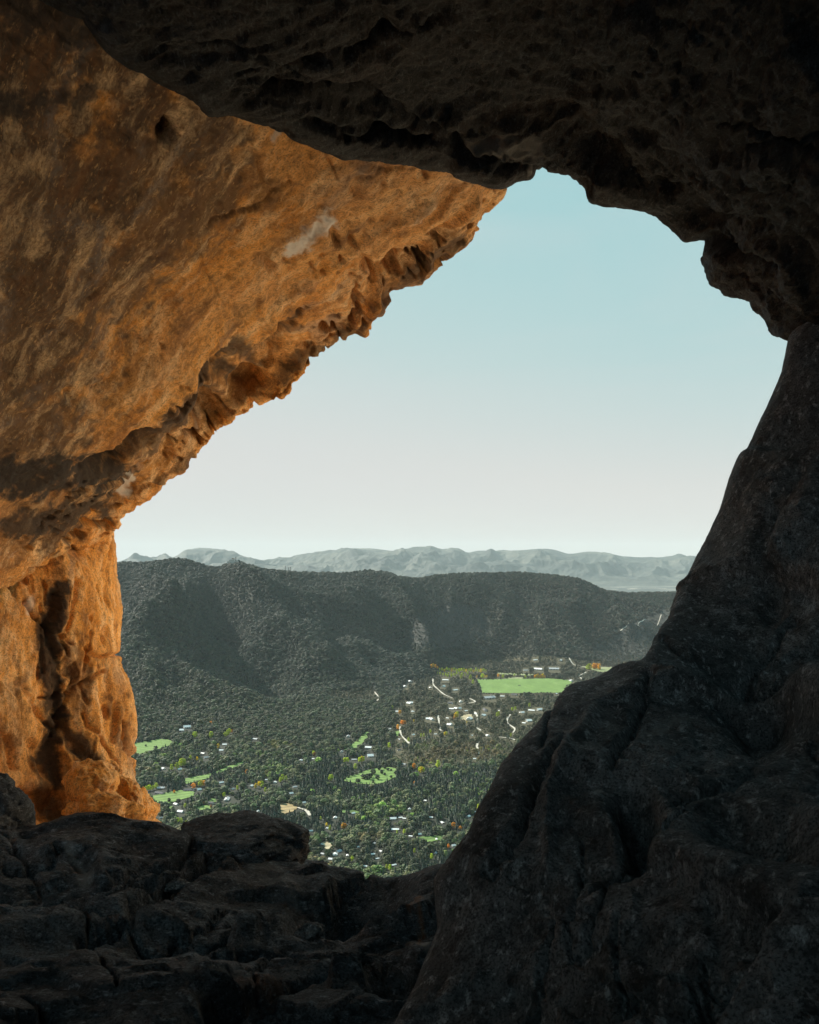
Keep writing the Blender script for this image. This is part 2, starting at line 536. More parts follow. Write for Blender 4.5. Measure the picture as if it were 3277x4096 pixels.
rock_patch('overhang_wall', over_rows, 720, 520, M_WALL, cave, disp_over,
    dents=[(470, 790, 60, 30, -40, 0.28), (440, 870, 32, 26, -35, 0.34), (360, 282, 13, 24, 10, 0.15),
           (250, 950, 90, 24, -32, 0.3), (570, 740, 60, 20, -38, 0.25), (520, 820, 40, 18, -38, 0.25), (830, 560, 70, 22, -42, 0.2), (900, 490, 60, 20, -44, 0.2)],
    grooves=cracks(9, 10, 100, 800, 300, 950, -42, 200, 0.03) + [([(150, 1130), (330, 960), (470, 850)], 12, 0.06), ([(740, 690), (860, 535), (1000, 400)], 9, -0.10), ([(560, 690), (700, 560), (900, 400)], 10, -0.07)],
    stain_shades=[([(-60, -30), (90, 50), (180, 60)], 60, 0.75), ([(-40, 1010), (100, 1000), (230, 985)], 44, 0.95), ([(350, 880), (430, 830), (520, 750)], 26, 0.8), ([(40, 1110), (200, 1075)], 26, 0.85), ([(540, 770), (620, 690)], 18, 0.7), ([(30, 235), (210, 215)], 22, 0.75),  # dark stains, plus painted shade at the upper left and in the undercut
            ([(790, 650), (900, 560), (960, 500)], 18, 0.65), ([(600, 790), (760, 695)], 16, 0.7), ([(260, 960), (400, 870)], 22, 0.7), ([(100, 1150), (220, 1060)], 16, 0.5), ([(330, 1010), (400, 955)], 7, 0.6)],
    grey=[([(0, -20), (120, 90), (60, 200)], 130, 0.95), ([(-200, 0), (40, 250), (110, 480), (40, 700)], 190, 0.92), ([(-200, 950), (60, 900)], 120, 0.85), ([(160, 40), (330, 200), (420, 320)], 90, 0.9), ([(240, 620), (330, 480), (440, 420)], 80, 0.8), ([(180, 420), (330, 330)], 80, 0.85), ([(100, 1120), (220, 1040)], 40, 0.7), ([(500, 330), (560, 420)], 34, 0.5), ([(150, 860), (300, 770)], 30, 0.4), ([(0, 1130), (250, 1000), (480, 820)], 50, 0.45), ([(850, 580), (960, 480)], 22, 0.5), ([(560, 560), (640, 470)], 14, 0.4)],  # grey-brown varnish, also painting in the light's falloff toward the upper left
    pale=[([(615, 530), (690, 468)], 14, 0.9), ([(255, 1040), (275, 1010)], 7, 0.7), ([(580, 298), (588, 288)], 6, 0.5)])

pil_rows = [
    [(150, 1020, 13.5), (160, 1200, 13.5), (200, 1500, 13.5), (200, 1800, 13.5)],
    [(205, 1050, 11.4), (208, 1150, 11.4), (218, 1230, 11.3), (228, 1300, 11.2), (236, 1400, 11.0), (262, 1500, 10.9), (262, 1580, 10.8), (262, 1640, 10.8), (280, 1700, 10.6), (320, 1800, 10.5)],
    [(226, 1070, 10.6), (228, 1110, 10.5), (229, 1150, 10.4), (233, 1190, 10.4), (238, 1230, 10.3), (244, 1265, 10.3), (248, 1290, 10.2), (250, 1320, 10.2), (252, 1350, 10.2), (254, 1375, 10.1), (259, 1402, 10.1), (268, 1425, 10),
     (276, 1450, 10), (282, 1475, 10), (285, 1500, 9.9), (286, 1540, 9.9), (285, 1580, 9.8), (283, 1610, 9.8), (283, 1640, 9.7), (290, 1665, 9.7), (305, 1690, 9.6), (325, 1728, 9.5), (350, 1790, 9.4)],
    [(190, 1060, 10.2), (190, 1160, 9.8), (205, 1300, 9.6), (215, 1450, 9.5), (225, 1580, 9.4), (232, 1680, 9.2), (255, 1800, 9)],
    [(100, 980, 10.6), (110, 1190, 9.2), (115, 1300, 9.1), (115, 1500, 9.1), (115, 1650, 9.0), (120, 1800, 8.8)],
    [(0, 850, 10.2), (5, 1235, 8.7), (5, 1400, 8.5), (5, 1600, 8.4), (5, 1800, 8.2)],
    [(-200, 700, 9.2), (-200, 1350, 7.6), (-200, 1600, 7.3), (-200, 1850, 7.1)],
    [(-600, 650, 7.2), (-600, 1500, 5.4), (-600, 1950, 5.2)],
    [(-1400, 600, 4.2), (-1400, 1500, 3.0), (-1400, 2050, 3.0)],
]

def disp_pillar(p, ux, uy, d):
    s = p * np.array([1.0, 1.0, 0.32])
    n = 0.16 * fbm(s * 0.9 + 5, 3) + 0.06 * fbm(s * 2.4 + 9, 4) + 0.045 * facets(s * 3.2, 3, 0.6) + 0.03 * fbm(p * 6, 4, 0.65) + 0.012 * fbm(p * np.array([22, 22, 9]), 3, 0.65)
    n = n - 0.22 * np.maximum(0, perlin(p * np.array([9, 9, 3.2])) - 0.34)
    return n

pil_rows[2] = [(x - (6 if y > 1180 else 0), y, d) for x, y, d in pil_rows[2]]
rock_patch('pillar', pil_rows, 460, 380, M_PILLAR, cave, disp_pillar,
    grooves=cracks(7, 14, 0, 260, 1220, 1600, 86, 150, 0.06) + [([(108, 1255), (100, 1330), (118, 1420), (112, 1500), (150, 1570), (210, 1620)], 9, 0.08), ([(60, 1560), (110, 1640), (150, 1740)], 10, 0.08), ([(220, 1390), (228, 1450)], 5, 0.03), ([(178, 1340), (186, 1400), (176, 1470)], 6, 0.03),
             ([(245, 1480), (238, 1560)], 5, 0.07), ([(10, 1560), (30, 1620)], 9, 0.1)],
    dents=[(110, 1590, 24, 36, 0, 0.14), (25, 1690, 20, 20, 0, 0.1), (100, 1700, 60, 30, 30, 0.25)],
    stain_shades=[([(122, 1245), (104, 1330), (112, 1420), (120, 1500)], 15, 0.95), ([(92, 1330), (100, 1440), (110, 1560), (120, 1660)], 17, 0.92), ([(182, 1400), (184, 1470)], 5, 0.5),
            ([(120, 1500), (200, 1610)], 12, 0.8), ([(70, 1600), (130, 1720)], 14, 0.75)],
    grey=[([(150, 1380), (160, 1480)], 20, 0.5), ([(20, 1450), (30, 1560)], 18, 0.35), ([(160, 1560), (200, 1640)], 24, 0.5)],
    pale=[([(60, 1270), (58, 1290)], 8, 0.5)])

LIP = [(-700, -700, 2.5), (-250, -330, 2.6), (-50, -90, 2.8), (60, -15, 2.8), (130, 20, 2.85), (180, 35, 2.9), (200, 70, 2.9), (225, 100, 2.95), (270, 130, 3.0), (330, 165, 3.05), (400, 200, 3.1), (430, 222, 3.1),
       (442, 240, 3.15), (490, 235, 3.15), (520, 248, 3.2), (550, 262, 3.2), (600, 270, 3.2), (622, 290, 3.2), (650, 297, 3.2), (690, 312, 3.22), (720, 322, 3.25), (760, 325, 3.25), (800, 330, 3.25), (835, 340, 3.25), (870, 338, 3.25), (905, 350, 3.28), (940, 355, 3.3), (970, 366, 3.3), (1000, 372, 3.3), (1040, 388, 3.3),
       (1062, 388, 3.3), (1085, 375, 3.3), (1120, 373, 3.3), (1140, 368, 3.3), (1165, 369, 3.3), (1200, 385, 3.28), (1225, 398, 3.26), (1243, 418, 3.25), (1272, 429, 3.24), (1300, 431, 3.22), (1320, 438, 3.2), (1350, 443, 3.2), (1382, 456, 3.2), (1398, 478, 3.18), (1412, 490, 3.18), (1440, 513, 3.15), (1470, 535, 3.12),
       (1492, 553, 3.1), (1484, 575, 3.08), (1490, 598, 3.06), (1515, 615, 3.03), (1540, 626, 3.0), (1580, 635, 2.98), (1588, 652, 2.95), (1602, 660, 2.92), (1615, 676, 2.88), (1622, 695, 2.85), (1630, 711, 2.8), (1662, 715, 2.72), (1760, 730, 2.6), (1950, 800, 2.4), (2400, 950, 2.1)]
LIP = [(x, y, d * (1.28 + 0.44 * float(smooth((x - 150) / 900.0)))) for x, y, d in LIP]
ceil_rows = [
    offset_row(LIP, 0, -420, 1.7, 0, 10),
    offset_row(LIP, 0, -60, 1.16, 0, 3),
    LIP,
    offset_row(LIP, 6, -70, 0.93, 0, 6),
    offset_row(LIP, 20, -180, 0.83, 0, 20),
    offset_row(LIP, 30, -340, 0.70, 0, 40),
    offset_row(LIP, 40, -600, 0.58, 0, 60),
    offset_row(LIP, 60, -1100, 0.48, 0, 60),
    offset_row(LIP, 60, -3200, 0.42, 0, 60),
]
SK2 = np.array([[0.35, 0.1, 0.35], [0.3, 1.2, 0.3], [-0.9, 0.2, 1.5]])

def disp_ceil(p, ux, uy, d):
    s = p @ SK2.T
    n = 0.12 * fbm(p * 0.9 + 31, 3) + 0.05 * terrace(fbm(s * 1.3 + 7, 4, 0.6), 8, 2.5) + 0.05 * fbm(s * 4.0 + 3, 5, 0.6, ridged=True) + 0.05 * facets(s * 1.8 + 5, 4, 0.6) + 0.02 * facets(s * 5 + 5, 12, 0.6) + 0.014 * fbm(p * 11, 5, 0.7)
    lipd = np.exp(-(seg_dist(ux, uy, [(e[0], e[1]) for e in LIP]) / 30.0) ** 2)
    return n * (1 - 0.62 * lipd)

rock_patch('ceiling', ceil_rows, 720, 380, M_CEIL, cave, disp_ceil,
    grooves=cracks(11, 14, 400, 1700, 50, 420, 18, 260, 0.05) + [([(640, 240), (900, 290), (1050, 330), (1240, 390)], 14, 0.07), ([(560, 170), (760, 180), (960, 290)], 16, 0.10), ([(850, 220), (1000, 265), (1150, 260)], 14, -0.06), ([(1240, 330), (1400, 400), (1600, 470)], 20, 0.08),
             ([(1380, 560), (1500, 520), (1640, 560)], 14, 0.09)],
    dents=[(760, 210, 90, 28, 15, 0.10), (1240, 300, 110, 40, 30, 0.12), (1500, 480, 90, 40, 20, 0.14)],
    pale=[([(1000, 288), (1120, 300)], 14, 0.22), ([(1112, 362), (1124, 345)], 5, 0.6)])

RIM = [(2300, 250, 2.5), (1900, 480, 2.5), (1740, 600, 2.5), (1690, 660, 2.5), (1660, 708, 2.48), (1652, 740, 2.46), (1642, 785, 2.44), (1625, 825, 2.43), (1612, 855, 2.42), (1590, 895, 2.4), (1572, 938, 2.4), (1555, 975, 2.38), (1540, 1010, 2.37), (1532, 1045, 2.36), (1522, 1078, 2.35), (1505, 1115, 2.33), (1490, 1150, 2.32), (1468, 1195, 2.3),
       (1455, 1222, 2.29), (1440, 1232, 2.28), (1428, 1255, 2.27), (1415, 1278, 2.26), (1406, 1300, 2.25), (1392, 1312, 2.24), (1385, 1326, 2.23), (1372, 1345, 2.22), (1365, 1362, 2.2), (1350, 1385, 2.2), (1328, 1384, 2.25), (1308, 1396, 2.3), (1290, 1410, 2.3), (1262, 1424, 2.3), (1240, 1432, 2.32), (1212, 1438, 2.33), (1195, 1446, 2.33),
       (1178, 1462, 2.34), (1165, 1478, 2.35), (1152, 1488, 2.36), (1140, 1510, 2.37), (1112, 1545, 2.4), (1098, 1560, 2.41), (1080, 1586, 2.42), (1058, 1606, 2.44), (1049, 1622, 2.45), (1032, 1660, 2.47), (1006, 1700, 2.5), (985, 1745, 2.52), (950, 1788, 2.54), (935, 1812, 2.55), (918, 1830, 2.55), (906, 1855, 2.53), (910, 1900, 2.5), (916, 1955, 2.45), (895, 2010, 2.4), (870, 2070, 2.3), (820, 2156, 2.15), (740, 2350, 1.9), (600, 2900, 1.5)]
RIM = [(x, y, d * (1.0 + 0.85 * float(smooth((1800 - y) / 700.0)))) for x, y, d in RIM]
RIM = [(x - 8 * math.exp(-((y - 1150) / 220.0) ** 2), y, d) for x, y, d in RIM]
side_rows = [
    offset_row(RIM, 330, 160, 1.9, 0, 8),
    offset_row(RIM, 45, 22, 1.22, 0, 3),
    RIM,
    offset_row(RIM, 50, 24, 0.93, 0, 4),
    offset_row(RIM, 150, 75, 0.85, 0, 10),
    offset_row(RIM, 320, 150, 0.75, 0, 25),
    offset_row(RIM, 620, 280, 0.62, 0, 40),
    offset_row(RIM, 1200, 450, 0.52, 0, 60),
    offset_row(RIM, 4200, 800, 0.45, 0, 60),
]

def disp_side(p, ux, uy, d):
    s = p @ np.array([[1, 0.2, 0.5], [0.2, 1, 0], [-0.3, 0, 0.6]]).T
    n = 0.11 * fbm(p * 0.7 + 61, 2) + 0.14 * facets(s * 1.25 + 1, 5, 0.6) + 0.03 * facets(s * 3.4 + 1, 6, 0.6) + 0.012 * facets(s * 9 + 1, 10, 0.6) + 0.020 * fbm(p * 8, 6, 0.7)
    n = n - 0.04 * np.maximum(0, perlin(p * 11 + 5) - 0.3)
    rim = np.exp(-(seg_dist(ux, uy, [(e[0], e[1]) for e in RIM]) / 100.0) ** 2)
    return n * (1 - 0.86 * rim)

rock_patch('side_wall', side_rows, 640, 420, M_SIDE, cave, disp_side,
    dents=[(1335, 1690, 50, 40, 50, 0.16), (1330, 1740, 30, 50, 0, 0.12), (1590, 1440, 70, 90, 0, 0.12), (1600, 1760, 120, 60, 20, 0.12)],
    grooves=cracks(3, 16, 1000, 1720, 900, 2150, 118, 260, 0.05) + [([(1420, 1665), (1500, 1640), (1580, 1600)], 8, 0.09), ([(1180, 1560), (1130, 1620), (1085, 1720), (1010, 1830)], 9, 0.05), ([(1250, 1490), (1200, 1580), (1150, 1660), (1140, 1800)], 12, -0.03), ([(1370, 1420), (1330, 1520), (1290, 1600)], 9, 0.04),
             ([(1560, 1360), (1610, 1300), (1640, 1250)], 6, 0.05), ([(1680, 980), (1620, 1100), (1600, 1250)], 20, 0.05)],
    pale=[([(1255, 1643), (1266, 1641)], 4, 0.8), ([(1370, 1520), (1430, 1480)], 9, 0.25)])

SILL = [(-1500, 1720, 3.4), (-500, 1720, 4.2), (-100, 1732, 4.5), (0, 1744, 4.5), (45, 1742, 4.5), (75, 1740, 4.5), (100, 1734, 4.5), (125, 1724, 4.5), (150, 1721, 4.5), (200, 1720, 4.45), (250, 1722, 4.4), (280, 1730, 4.35), (330, 1734, 4.3), (380, 1752, 4.3), (420, 1765, 4.25), (500, 1795, 4.2),
        (600, 1806, 4.12), (640, 1806, 4.1), (668, 1806, 4.05), (690, 1812, 4.0), (715, 1822, 3.95), (740, 1829, 3.9), (770, 1833, 3.85), (820, 1838, 3.8), (850, 1840, 3.75), (880, 1836, 3.7), (905, 1826, 3.65), (930, 1820, 3.6), (1000, 1832, 3.5), (1200, 1850, 3.3), (1700, 1950, 2.8), (3200, 2100, 2.0)]
ledge_rows = [
    offset_row(SILL, 0, 700, 1.7, 0, 10),
    offset_row(SILL, 0, 45, 1.14, 0, 4),
    SILL,
    offset_row(SILL, 0, 24, 0.95, 0, 3),
    offset_row(SILL, 0, 95, 0.84, 0, 10),
    offset_row(SILL, 0, 210, 0.71, 0, 20),
    offset_row(SILL, 0, 400, 0.555, 0, 30),
    offset_row(SILL, 0, 900, 0.38, 0, 40),
    offset_row(SILL, 0, 2800, 0.30, 0, 40),
]

def disp_ledge(p, ux, uy, d):
    s = p @ np.array([[0.5, 0.3, 0.3], [0.2, 0.8, 0.1], [-0.5, 0.9, 1.4]]).T
    n = 0.09 * fbm(p * 0.8 + 91, 2) + 0.05 * terrace(fbm(s * 1.0 + 27, 3, 0.5), 7, 2.5) + 0.11 * facets(s * 1.3 + 2, 7, 0.55) + 0.04 * facets(s * 3.6 + 2, 8, 0.6) + 0.014 * facets(s * 9 + 2, 11, 0.6) + 0.020 * fbm(p * 8, 6, 0.7)
    rim = np.exp(-(seg_dist(ux, uy, [(e[0], e[1]) for e in SILL]) / 20.0) ** 2)
    return n * (1 - 0.88 * rim)

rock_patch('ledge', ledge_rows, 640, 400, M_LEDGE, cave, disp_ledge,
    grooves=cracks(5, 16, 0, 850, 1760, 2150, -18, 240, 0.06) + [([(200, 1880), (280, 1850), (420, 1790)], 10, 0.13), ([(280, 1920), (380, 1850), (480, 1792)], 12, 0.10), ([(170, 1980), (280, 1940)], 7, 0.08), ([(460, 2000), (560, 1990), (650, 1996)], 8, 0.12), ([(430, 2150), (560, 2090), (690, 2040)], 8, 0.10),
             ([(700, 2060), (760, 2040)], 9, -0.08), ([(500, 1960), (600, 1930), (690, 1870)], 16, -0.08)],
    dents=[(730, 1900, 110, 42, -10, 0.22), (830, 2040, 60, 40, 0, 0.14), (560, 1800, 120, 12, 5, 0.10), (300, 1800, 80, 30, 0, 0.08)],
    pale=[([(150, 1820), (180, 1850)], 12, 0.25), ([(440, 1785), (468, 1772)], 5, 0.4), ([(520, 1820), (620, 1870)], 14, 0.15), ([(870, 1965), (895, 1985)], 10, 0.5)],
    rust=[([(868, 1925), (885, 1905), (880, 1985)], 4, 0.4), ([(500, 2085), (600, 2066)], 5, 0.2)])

# rock shelf outside, between the ledge and the foot of the pillar
shelf_rows = [
    [(-900, 1560, 16.0), (0, 1600, 15.5), (330, 1730, 14.0), (430, 1880, 12.5), (560, 2100, 10.5)],
    [(-900, 1600, 10.5), (0, 1690, 10.5), (320, 1732, 10.0), (420, 1860, 9.0), (560, 2050, 7.5)],
    [(-900, 1640, 8.0), (0, 1745, 8.2), (300, 1775, 8.2), (420, 1860, 7.5), (560, 2050, 6.5)],
    [(-900, 1850, 5.0), (0, 1900, 5.0), (300, 1950, 5.0), (450, 2000, 5.0), (600, 2150, 4.8)],
]
rock_patch('outer_shelf', shelf_rows, 120, 100, M_PILLAR, cave, lambda p, ux, uy, d: 0.18 * fbm(p * 0.9, 5), flip=False)

# unseen rock added outside to the right to bounce sunlight onto the ochre wall
bounce_rows = [
    [(1900, -900, 24.0), (1950, 300, 24.0), (1900, 1200, 24.0), (1850, 2400, 24.0)],
    [(1760, -900, 17.0), (1760, 300, 17.0), (1740, 1200, 17.0), (1700, 2400, 17.0)],
    [(1800, -1100, 12.0), (1800, 300, 12.0), (1780, 1200, 12.0), (1720, 2500, 12.0)],
    [(2100, -1500, 9.0), (2100, 300, 9.0), (2000, 1200, 9.0), (1850, 2800, 9.0)],
]
rock_patch('added_bounce_cliff', bounce_rows, 120, 100, M_BOUNCE, cave, lambda p, ux, uy, d: 0.3 * fbm(p * 0.7, 5) + 0.1 * facets(p * 1.2, 9))

# the rest of the chamber, behind and around the camera
def chamber():
    nt, nph = 90, 150
    th = np.linspace(math.radians(41), math.radians(180), nt)[:, None]
    ph = np.linspace(0, 2 * math.pi, nph)[None, :]
    r = 2.9 + 1.6 * smooth((th - math.radians(41)) / math.radians(90)) + 0 * ph
    d = np.stack([np.sin(th) * np.cos(ph), np.cos(th) + 0 * ph, np.sin(th) * np.sin(ph)], -1)
    n = fbm((d * 2.0).reshape(-1, 3) + 3, 5).reshape(nt, nph)
    P = d * (r * (1 + 0.22 * n))[..., None]
    P[..., 2] = np.maximum(P[..., 2], -2.4 + 0.2 * n)
    f = grid_faces(nph, nt)
    dc = d.reshape(-1, 3)[f].mean(axis=1)
    fill_opening = np.array([-0.60, -0.70, 0.36]); fill_opening /= np.linalg.norm(fill_opening)
    ang = np.arccos(np.clip(dc @ fill_opening / np.linalg.norm(dc, axis=1), -1, 1))
    f = f[ang > math.radians(24) + 0.06 * n.ravel()[f[:, 0]]]          # opening added behind the camera to let sky fill onto the dark rock
    return link('back_wall', mesh_from('back_wall', P.reshape(-1, 3), f, True, (M_BACK,)), cave)
chamber()

# ------------------------------------------------------------------ loose rocks
def boulder(name, ux, uy, d, size, mat, label, seed, rz=0.0, cuts=7, rough=0.16):
    rr = np.random.default_rng(seed)
    n1, n2 = 80, 120
    th = np.linspace(0, math.pi, n1)[:, None]
    ph = np.linspace(0, 2 * math.pi, n2)[None, :]
    D = np.stack([np.sin(th) * np.cos(ph), np.sin(th) * np.sin(ph), np.cos(th) + 0 * ph], -1).reshape(-1, 3)
    r = np.ones(len(D))
    for k in range(cuts):                       # flat faces, as broken rock has
        nrm = rr.normal(size=3); nrm /= np.linalg.norm(nrm)
        h = rr.uniform(0.62, 0.9)
        c = D @ nrm
        r = np.minimum(r, np.where(c > 0.05, h / np.maximum(c, 0.05), 9))
    r = r + rough * fbm(D * 2.2 + seed, 6, 0.6) + 0.16 * facets(D * 1.7 + seed, seed, 0.5) + 0.05 * facets(D * 4.5 + seed, seed + 1, 0.5)
    P = D * r[:, None] * np.array(size)
    c, s = math.cos(rz), math.sin(rz)
    P = P @ np.array([[c, s, 0], [-s, c, 0], [0, 0, 1]])
    bme = mesh_from(name, P, grid_faces(n2, n1), True, (mat,))
    o = link(name, bme)
    o.location = Vector(to_world(np.float64(ux), np.float64(uy), np.float64(d)))
    tag(o, label, 'boulder')
    return o
boulder('boulder', 490, 1786, 4.15, (0.34, 0.34, 0.135), M_LEDGE, 'flat black rock slab with a rounded end lying on the dark ledge', 4, 0.25, 6, 0.10)
for (x_, y_, d_, sz, lab_, sd_) in ((376, 1866, 3.58, 0.045, 'small flat stone in the crack below the dark slab', 31), (48, 1925, 3.2, 0.06, 'small pointed stone on the ledge near the picture edge', 33), (650, 1962, 3.0, 0.04, 'small loose stone in the hollow of the ledge', 35)):
    boulder('stone', x_, y_, d_, (sz * 1.3, sz, sz * 0.7), M_SIDE, lab_, sd_, 0.3)['category'] = 'stone'
boulder('boulder', -8, 1735, 5.2, (0.22, 0.35, 0.26), M_LEDGE, 'grey rounded rock at the edge of the picture below the ochre pillar', 8, 0.2, 4)
boulder('boulder', 195, 1665, 8.2, (0.26, 0.4, 0.27), M_PILLAR, 'dark blocky rock against the foot of the ochre pillar', 12, 0.4)
boulder('boulder', 215, 1712, 7.9, (0.34, 0.3, 0.20), M_PILLAR, 'rusty orange rock lowest of those at the foot of the pillar', 15, 0.1)
boulder('boulder', 262, 1690, 8.9, (0.16, 0.3, 0.24), M_PILLAR, 'small ochre rock between the pillar foot and the dark slab', 21, 0.6)
boulder('boulder', 296, 1706, 9.2, (0.14, 0.25, 0.22), M_PILLAR, 'small leaning ochre rock at the outer corner of the pillar foot', 27, -0.3)

# ------------------------------------------------------------------ terrain
Z0 = -600.0
def interp(xs, ys):
    xs, ys = np.array(xs, float), np.array(ys, float)
    def f(x):
        x = np.clip(x, xs[0], xs[-1])
        return pchip(xs, ys, np.atleast_1d(x).ravel()).reshape(np.shape(x))
    return f
def A(u): return (u * U2R - CX) / F            # overview column -> x/y
RIDGE_U = [(-2000, 1215), (-600, 1190), (0, 1195), (232, 1187), (300, 1186), (345, 1181), (378, 1178), (410, 1185), (440, 1194), (462, 1196), (480, 1187), (497, 1183), (520, 1190), (560, 1200), (620, 1206), (680, 1208), (740, 1211), (775, 1208), (800, 1207), (850, 1217), (880, 1219), (920, 1213), (1000, 1208),
           (1080, 1207), (1150, 1211), (1210, 1218), (1240, 1229), (1280, 1246), (1330, 1250), (1400, 1249), (1500, 1246), (1800, 1240), (3500, 1225)]
f_row = interp([A(u) for u, v in RIDGE_U], [(HZ - (v + 3.5) * U2R) / F for u, v in RIDGE_U])
f_rd = interp([-2, -0.4, -0.25, -0.1, 0.05, 0.2, 0.4, 2], [5600, 5700, 5900, 6300, 6700, 7000, 7200, 7300])
f_fd = interp([-2, -0.4, -0.31, -0.2, -0.1, 0.0, 0.05, 0.15, 0.3, 2], [2700, 2800, 2950, 3250, 3700, 4450, 5000, 5300, 5350, 5400])

def height(x, y):
    x, y = np.broadcast_arrays(np.asarray(x, float), np.asarray(y, float))
    sh = x.shape
    x, y = x.ravel(), y.ravel()
    r = np.hypot(x, y)
    a = np.clip(x / np.maximum(y, 1), -2, 2)
    rd, fd = f_rd(a), f_fd(a)
    top = f_row(a) * rd
    t = (y - fd) / (rd - fd)
    tc_ = np.clip(t, 0, 1)
    prof = 0.5 * tc_ ** 1.35 + 0.5 * smooth(tc_)
    back = smooth((y - rd) / 3200.0)
    hill = (top - Z0) * prof * (1 - back) + (-60) * back
    P2 = np.stack([(x + 0.25 * y) / 760.0, y / 1700.0, 0 * x], 1)
    sp = fbm(P2 + np.array([3.1, 0.4, 0]), 4, 0.42, ridged=True)
    sp2 = fbm(np.stack([x / 1300.0, y / 1700.0, 0 * x + 4], 1), 3)
    env = np.clip(t, 0, 1.4)
    env = np.clip(env * (1.0 - env) * 4, 0, 1)
    env = env * smooth(np.clip(t, 0, 1) * 3.0)
    sp3 = fbm(np.stack([(x + 0.3 * y) / 330.0, y / 900.0, 0 * x + 7], 1), 3, 0.4, ridged=True)
    hill = hill + env * (330 * (sp - 0.68) + 90 * sp2 + 130 * (sp3 - 0.62))
    for (u, v, yy, sx, sy, h) in [(970, 1285, 6150, 260, 330, 75), (330, 1330, 4650, 170, 520, 80), (560, 1300, 5400, 260, 420, 50), (780, 1260, 6200, 200, 300, 45), (1330, 1330, 6200, 260, 420, 85), (1150, 1290, 6400, 170, 350, 60)]:
        xx = A(u) * yy
        hill = hill + h * np.exp(-((x - xx) / sx) ** 2 - ((y - yy) / sy) ** 2) * (t < 1.1)
    # nothing in front of the crest rises above the crest line
    cap = f_row(a) * y - Z0 - 30 * np.clip(1 - t, 0, 1)
    hill = np.where((t < 1) & (y > 2500), np.minimum(hill, cap), hill)
    z = Z0 + hill + 5 * fbm(np.stack([x / 700.0, y / 700.0, 0 * x + 8], 1), 3) * smooth((r - 1300) / 500) * (1 - 0.0 * t)
    # cliff and scree below the cave
    k = smooth((1450 - r) / 350)
    slope = -3.6 - 0.455 * r + 14 * fbm(np.stack([x / 60.0, y / 60.0, 0 * x + 2], 1), 4) * smooth((r - 15) / 80)
    z = np.maximum(z, np.where(r < 1500, slope, -1e9)) * 1.0
    return z.reshape(sh)

phi = np.concatenate([np.radians(np.linspace(-80, -27, 40, endpoint=False)), np.radians(np.linspace(-27, 27, 560)), np.radians(np.linspace(27, 80, 41)[1:])])
rad = np.concatenate([np.geomspace(3.0, 1400, 90, endpoint=False), np.geomspace(1400, 9500, 420, endpoint=False), np.geomspace(9500, 17000, 14)])
PH, RD = np.meshgrid(phi, rad)
TX, TY = RD * np.sin(PH), RD * np.cos(PH)
TZ = height(TX, TY)

# silhouette test: highest elevation angle met so far along each bearing
ELEV = np.maximum.accumulate(TZ / RD, axis=0)
def visible(x, y, z, lift=22):
    ph = np.arctan2(x, y); rr = np.hypot(x, y)
    j = np.clip(np.searchsorted(phi, ph), 0, len(phi) - 1)
    i = np.clip(np.searchsorted(rad, rr) - 3, 0, len(rad) - 1)
    return (z + lift) / rr >= ELEV[i, j] - 1e-4

def project(x, y, z):
    return CX + F * x / y, HZ - F * z / y

LR = np.log(rad)
def ground(x, y):
    """height of the terrain mesh itself (bilinear in bearing and distance)"""
    x, y = np.broadcast_arrays(np.asarray(x, float), np.asarray(y, float))
    ph, r = np.arctan2(x, y), np.hypot(x, y)
    j = np.clip(np.searchsorted(phi, ph) - 1, 0, len(phi) - 2)
    i = np.clip(np.searchsorted(rad, r) - 1, 0, len(rad) - 2)
    u = np.clip((ph - phi[j]) / (phi[j + 1] - phi[j]), 0, 1)
    v = np.clip((r - rad[i]) / (rad[i + 1] - rad[i]), 0, 1)
    return (TZ[i, j] * (1 - u) * (1 - v) + TZ[i, j + 1] * u * (1 - v) + TZ[i + 1, j] * (1 - u) * v + TZ[i + 1, j + 1] * u * v)

def ground_at(px, py):
    """walk along the ray of a picture pixel until it meets the terrain"""
    px, py = np.atleast_1d(np.asarray(px, float)), np.atleast_1d(np.asarray(py, float))
    a, e = (px - CX) / F, (HZ - py) / F
    ys = np.geomspace(1400, 9000, 900)
    below = e[:, None] * ys[None, :] <= ground(a[:, None] * ys[None, :], ys[None, :])
    i = np.where(below.any(1), below.argmax(1), len(ys) - 1)
    y0, y1 = ys[np.maximum(i - 1, 0)], ys[i]
    for _ in range(18):
        ym = 0.5 * (y0 + y1)
        hit = e * ym <= ground(a * ym, ym)
        y1 = np.where(hit, ym, y1); y0 = np.where(hit, y0, ym)
    ym = 0.5 * (y0 + y1)
    return np.stack([a * ym, ym, ground(a * ym, ym)], 1)

# pixel boxes of enlarged views of the photograph used for reading positions
ZB = {1: (400, 2100, 1200 / 1725), 2: (1500, 2100, 1300 / 1725), 3: (500, 2800, 800 / 1725), 4: (1200, 2800, 900 / 1725), 5: (1600, 2550, 700 / 1725), 6: (2100, 2550, 700 / 1725)}
def zp(b, x, y):
    x0, y0, s = ZB[b]
    return (x0 + x * s) * S2R, (y0 + y * s) * S2R

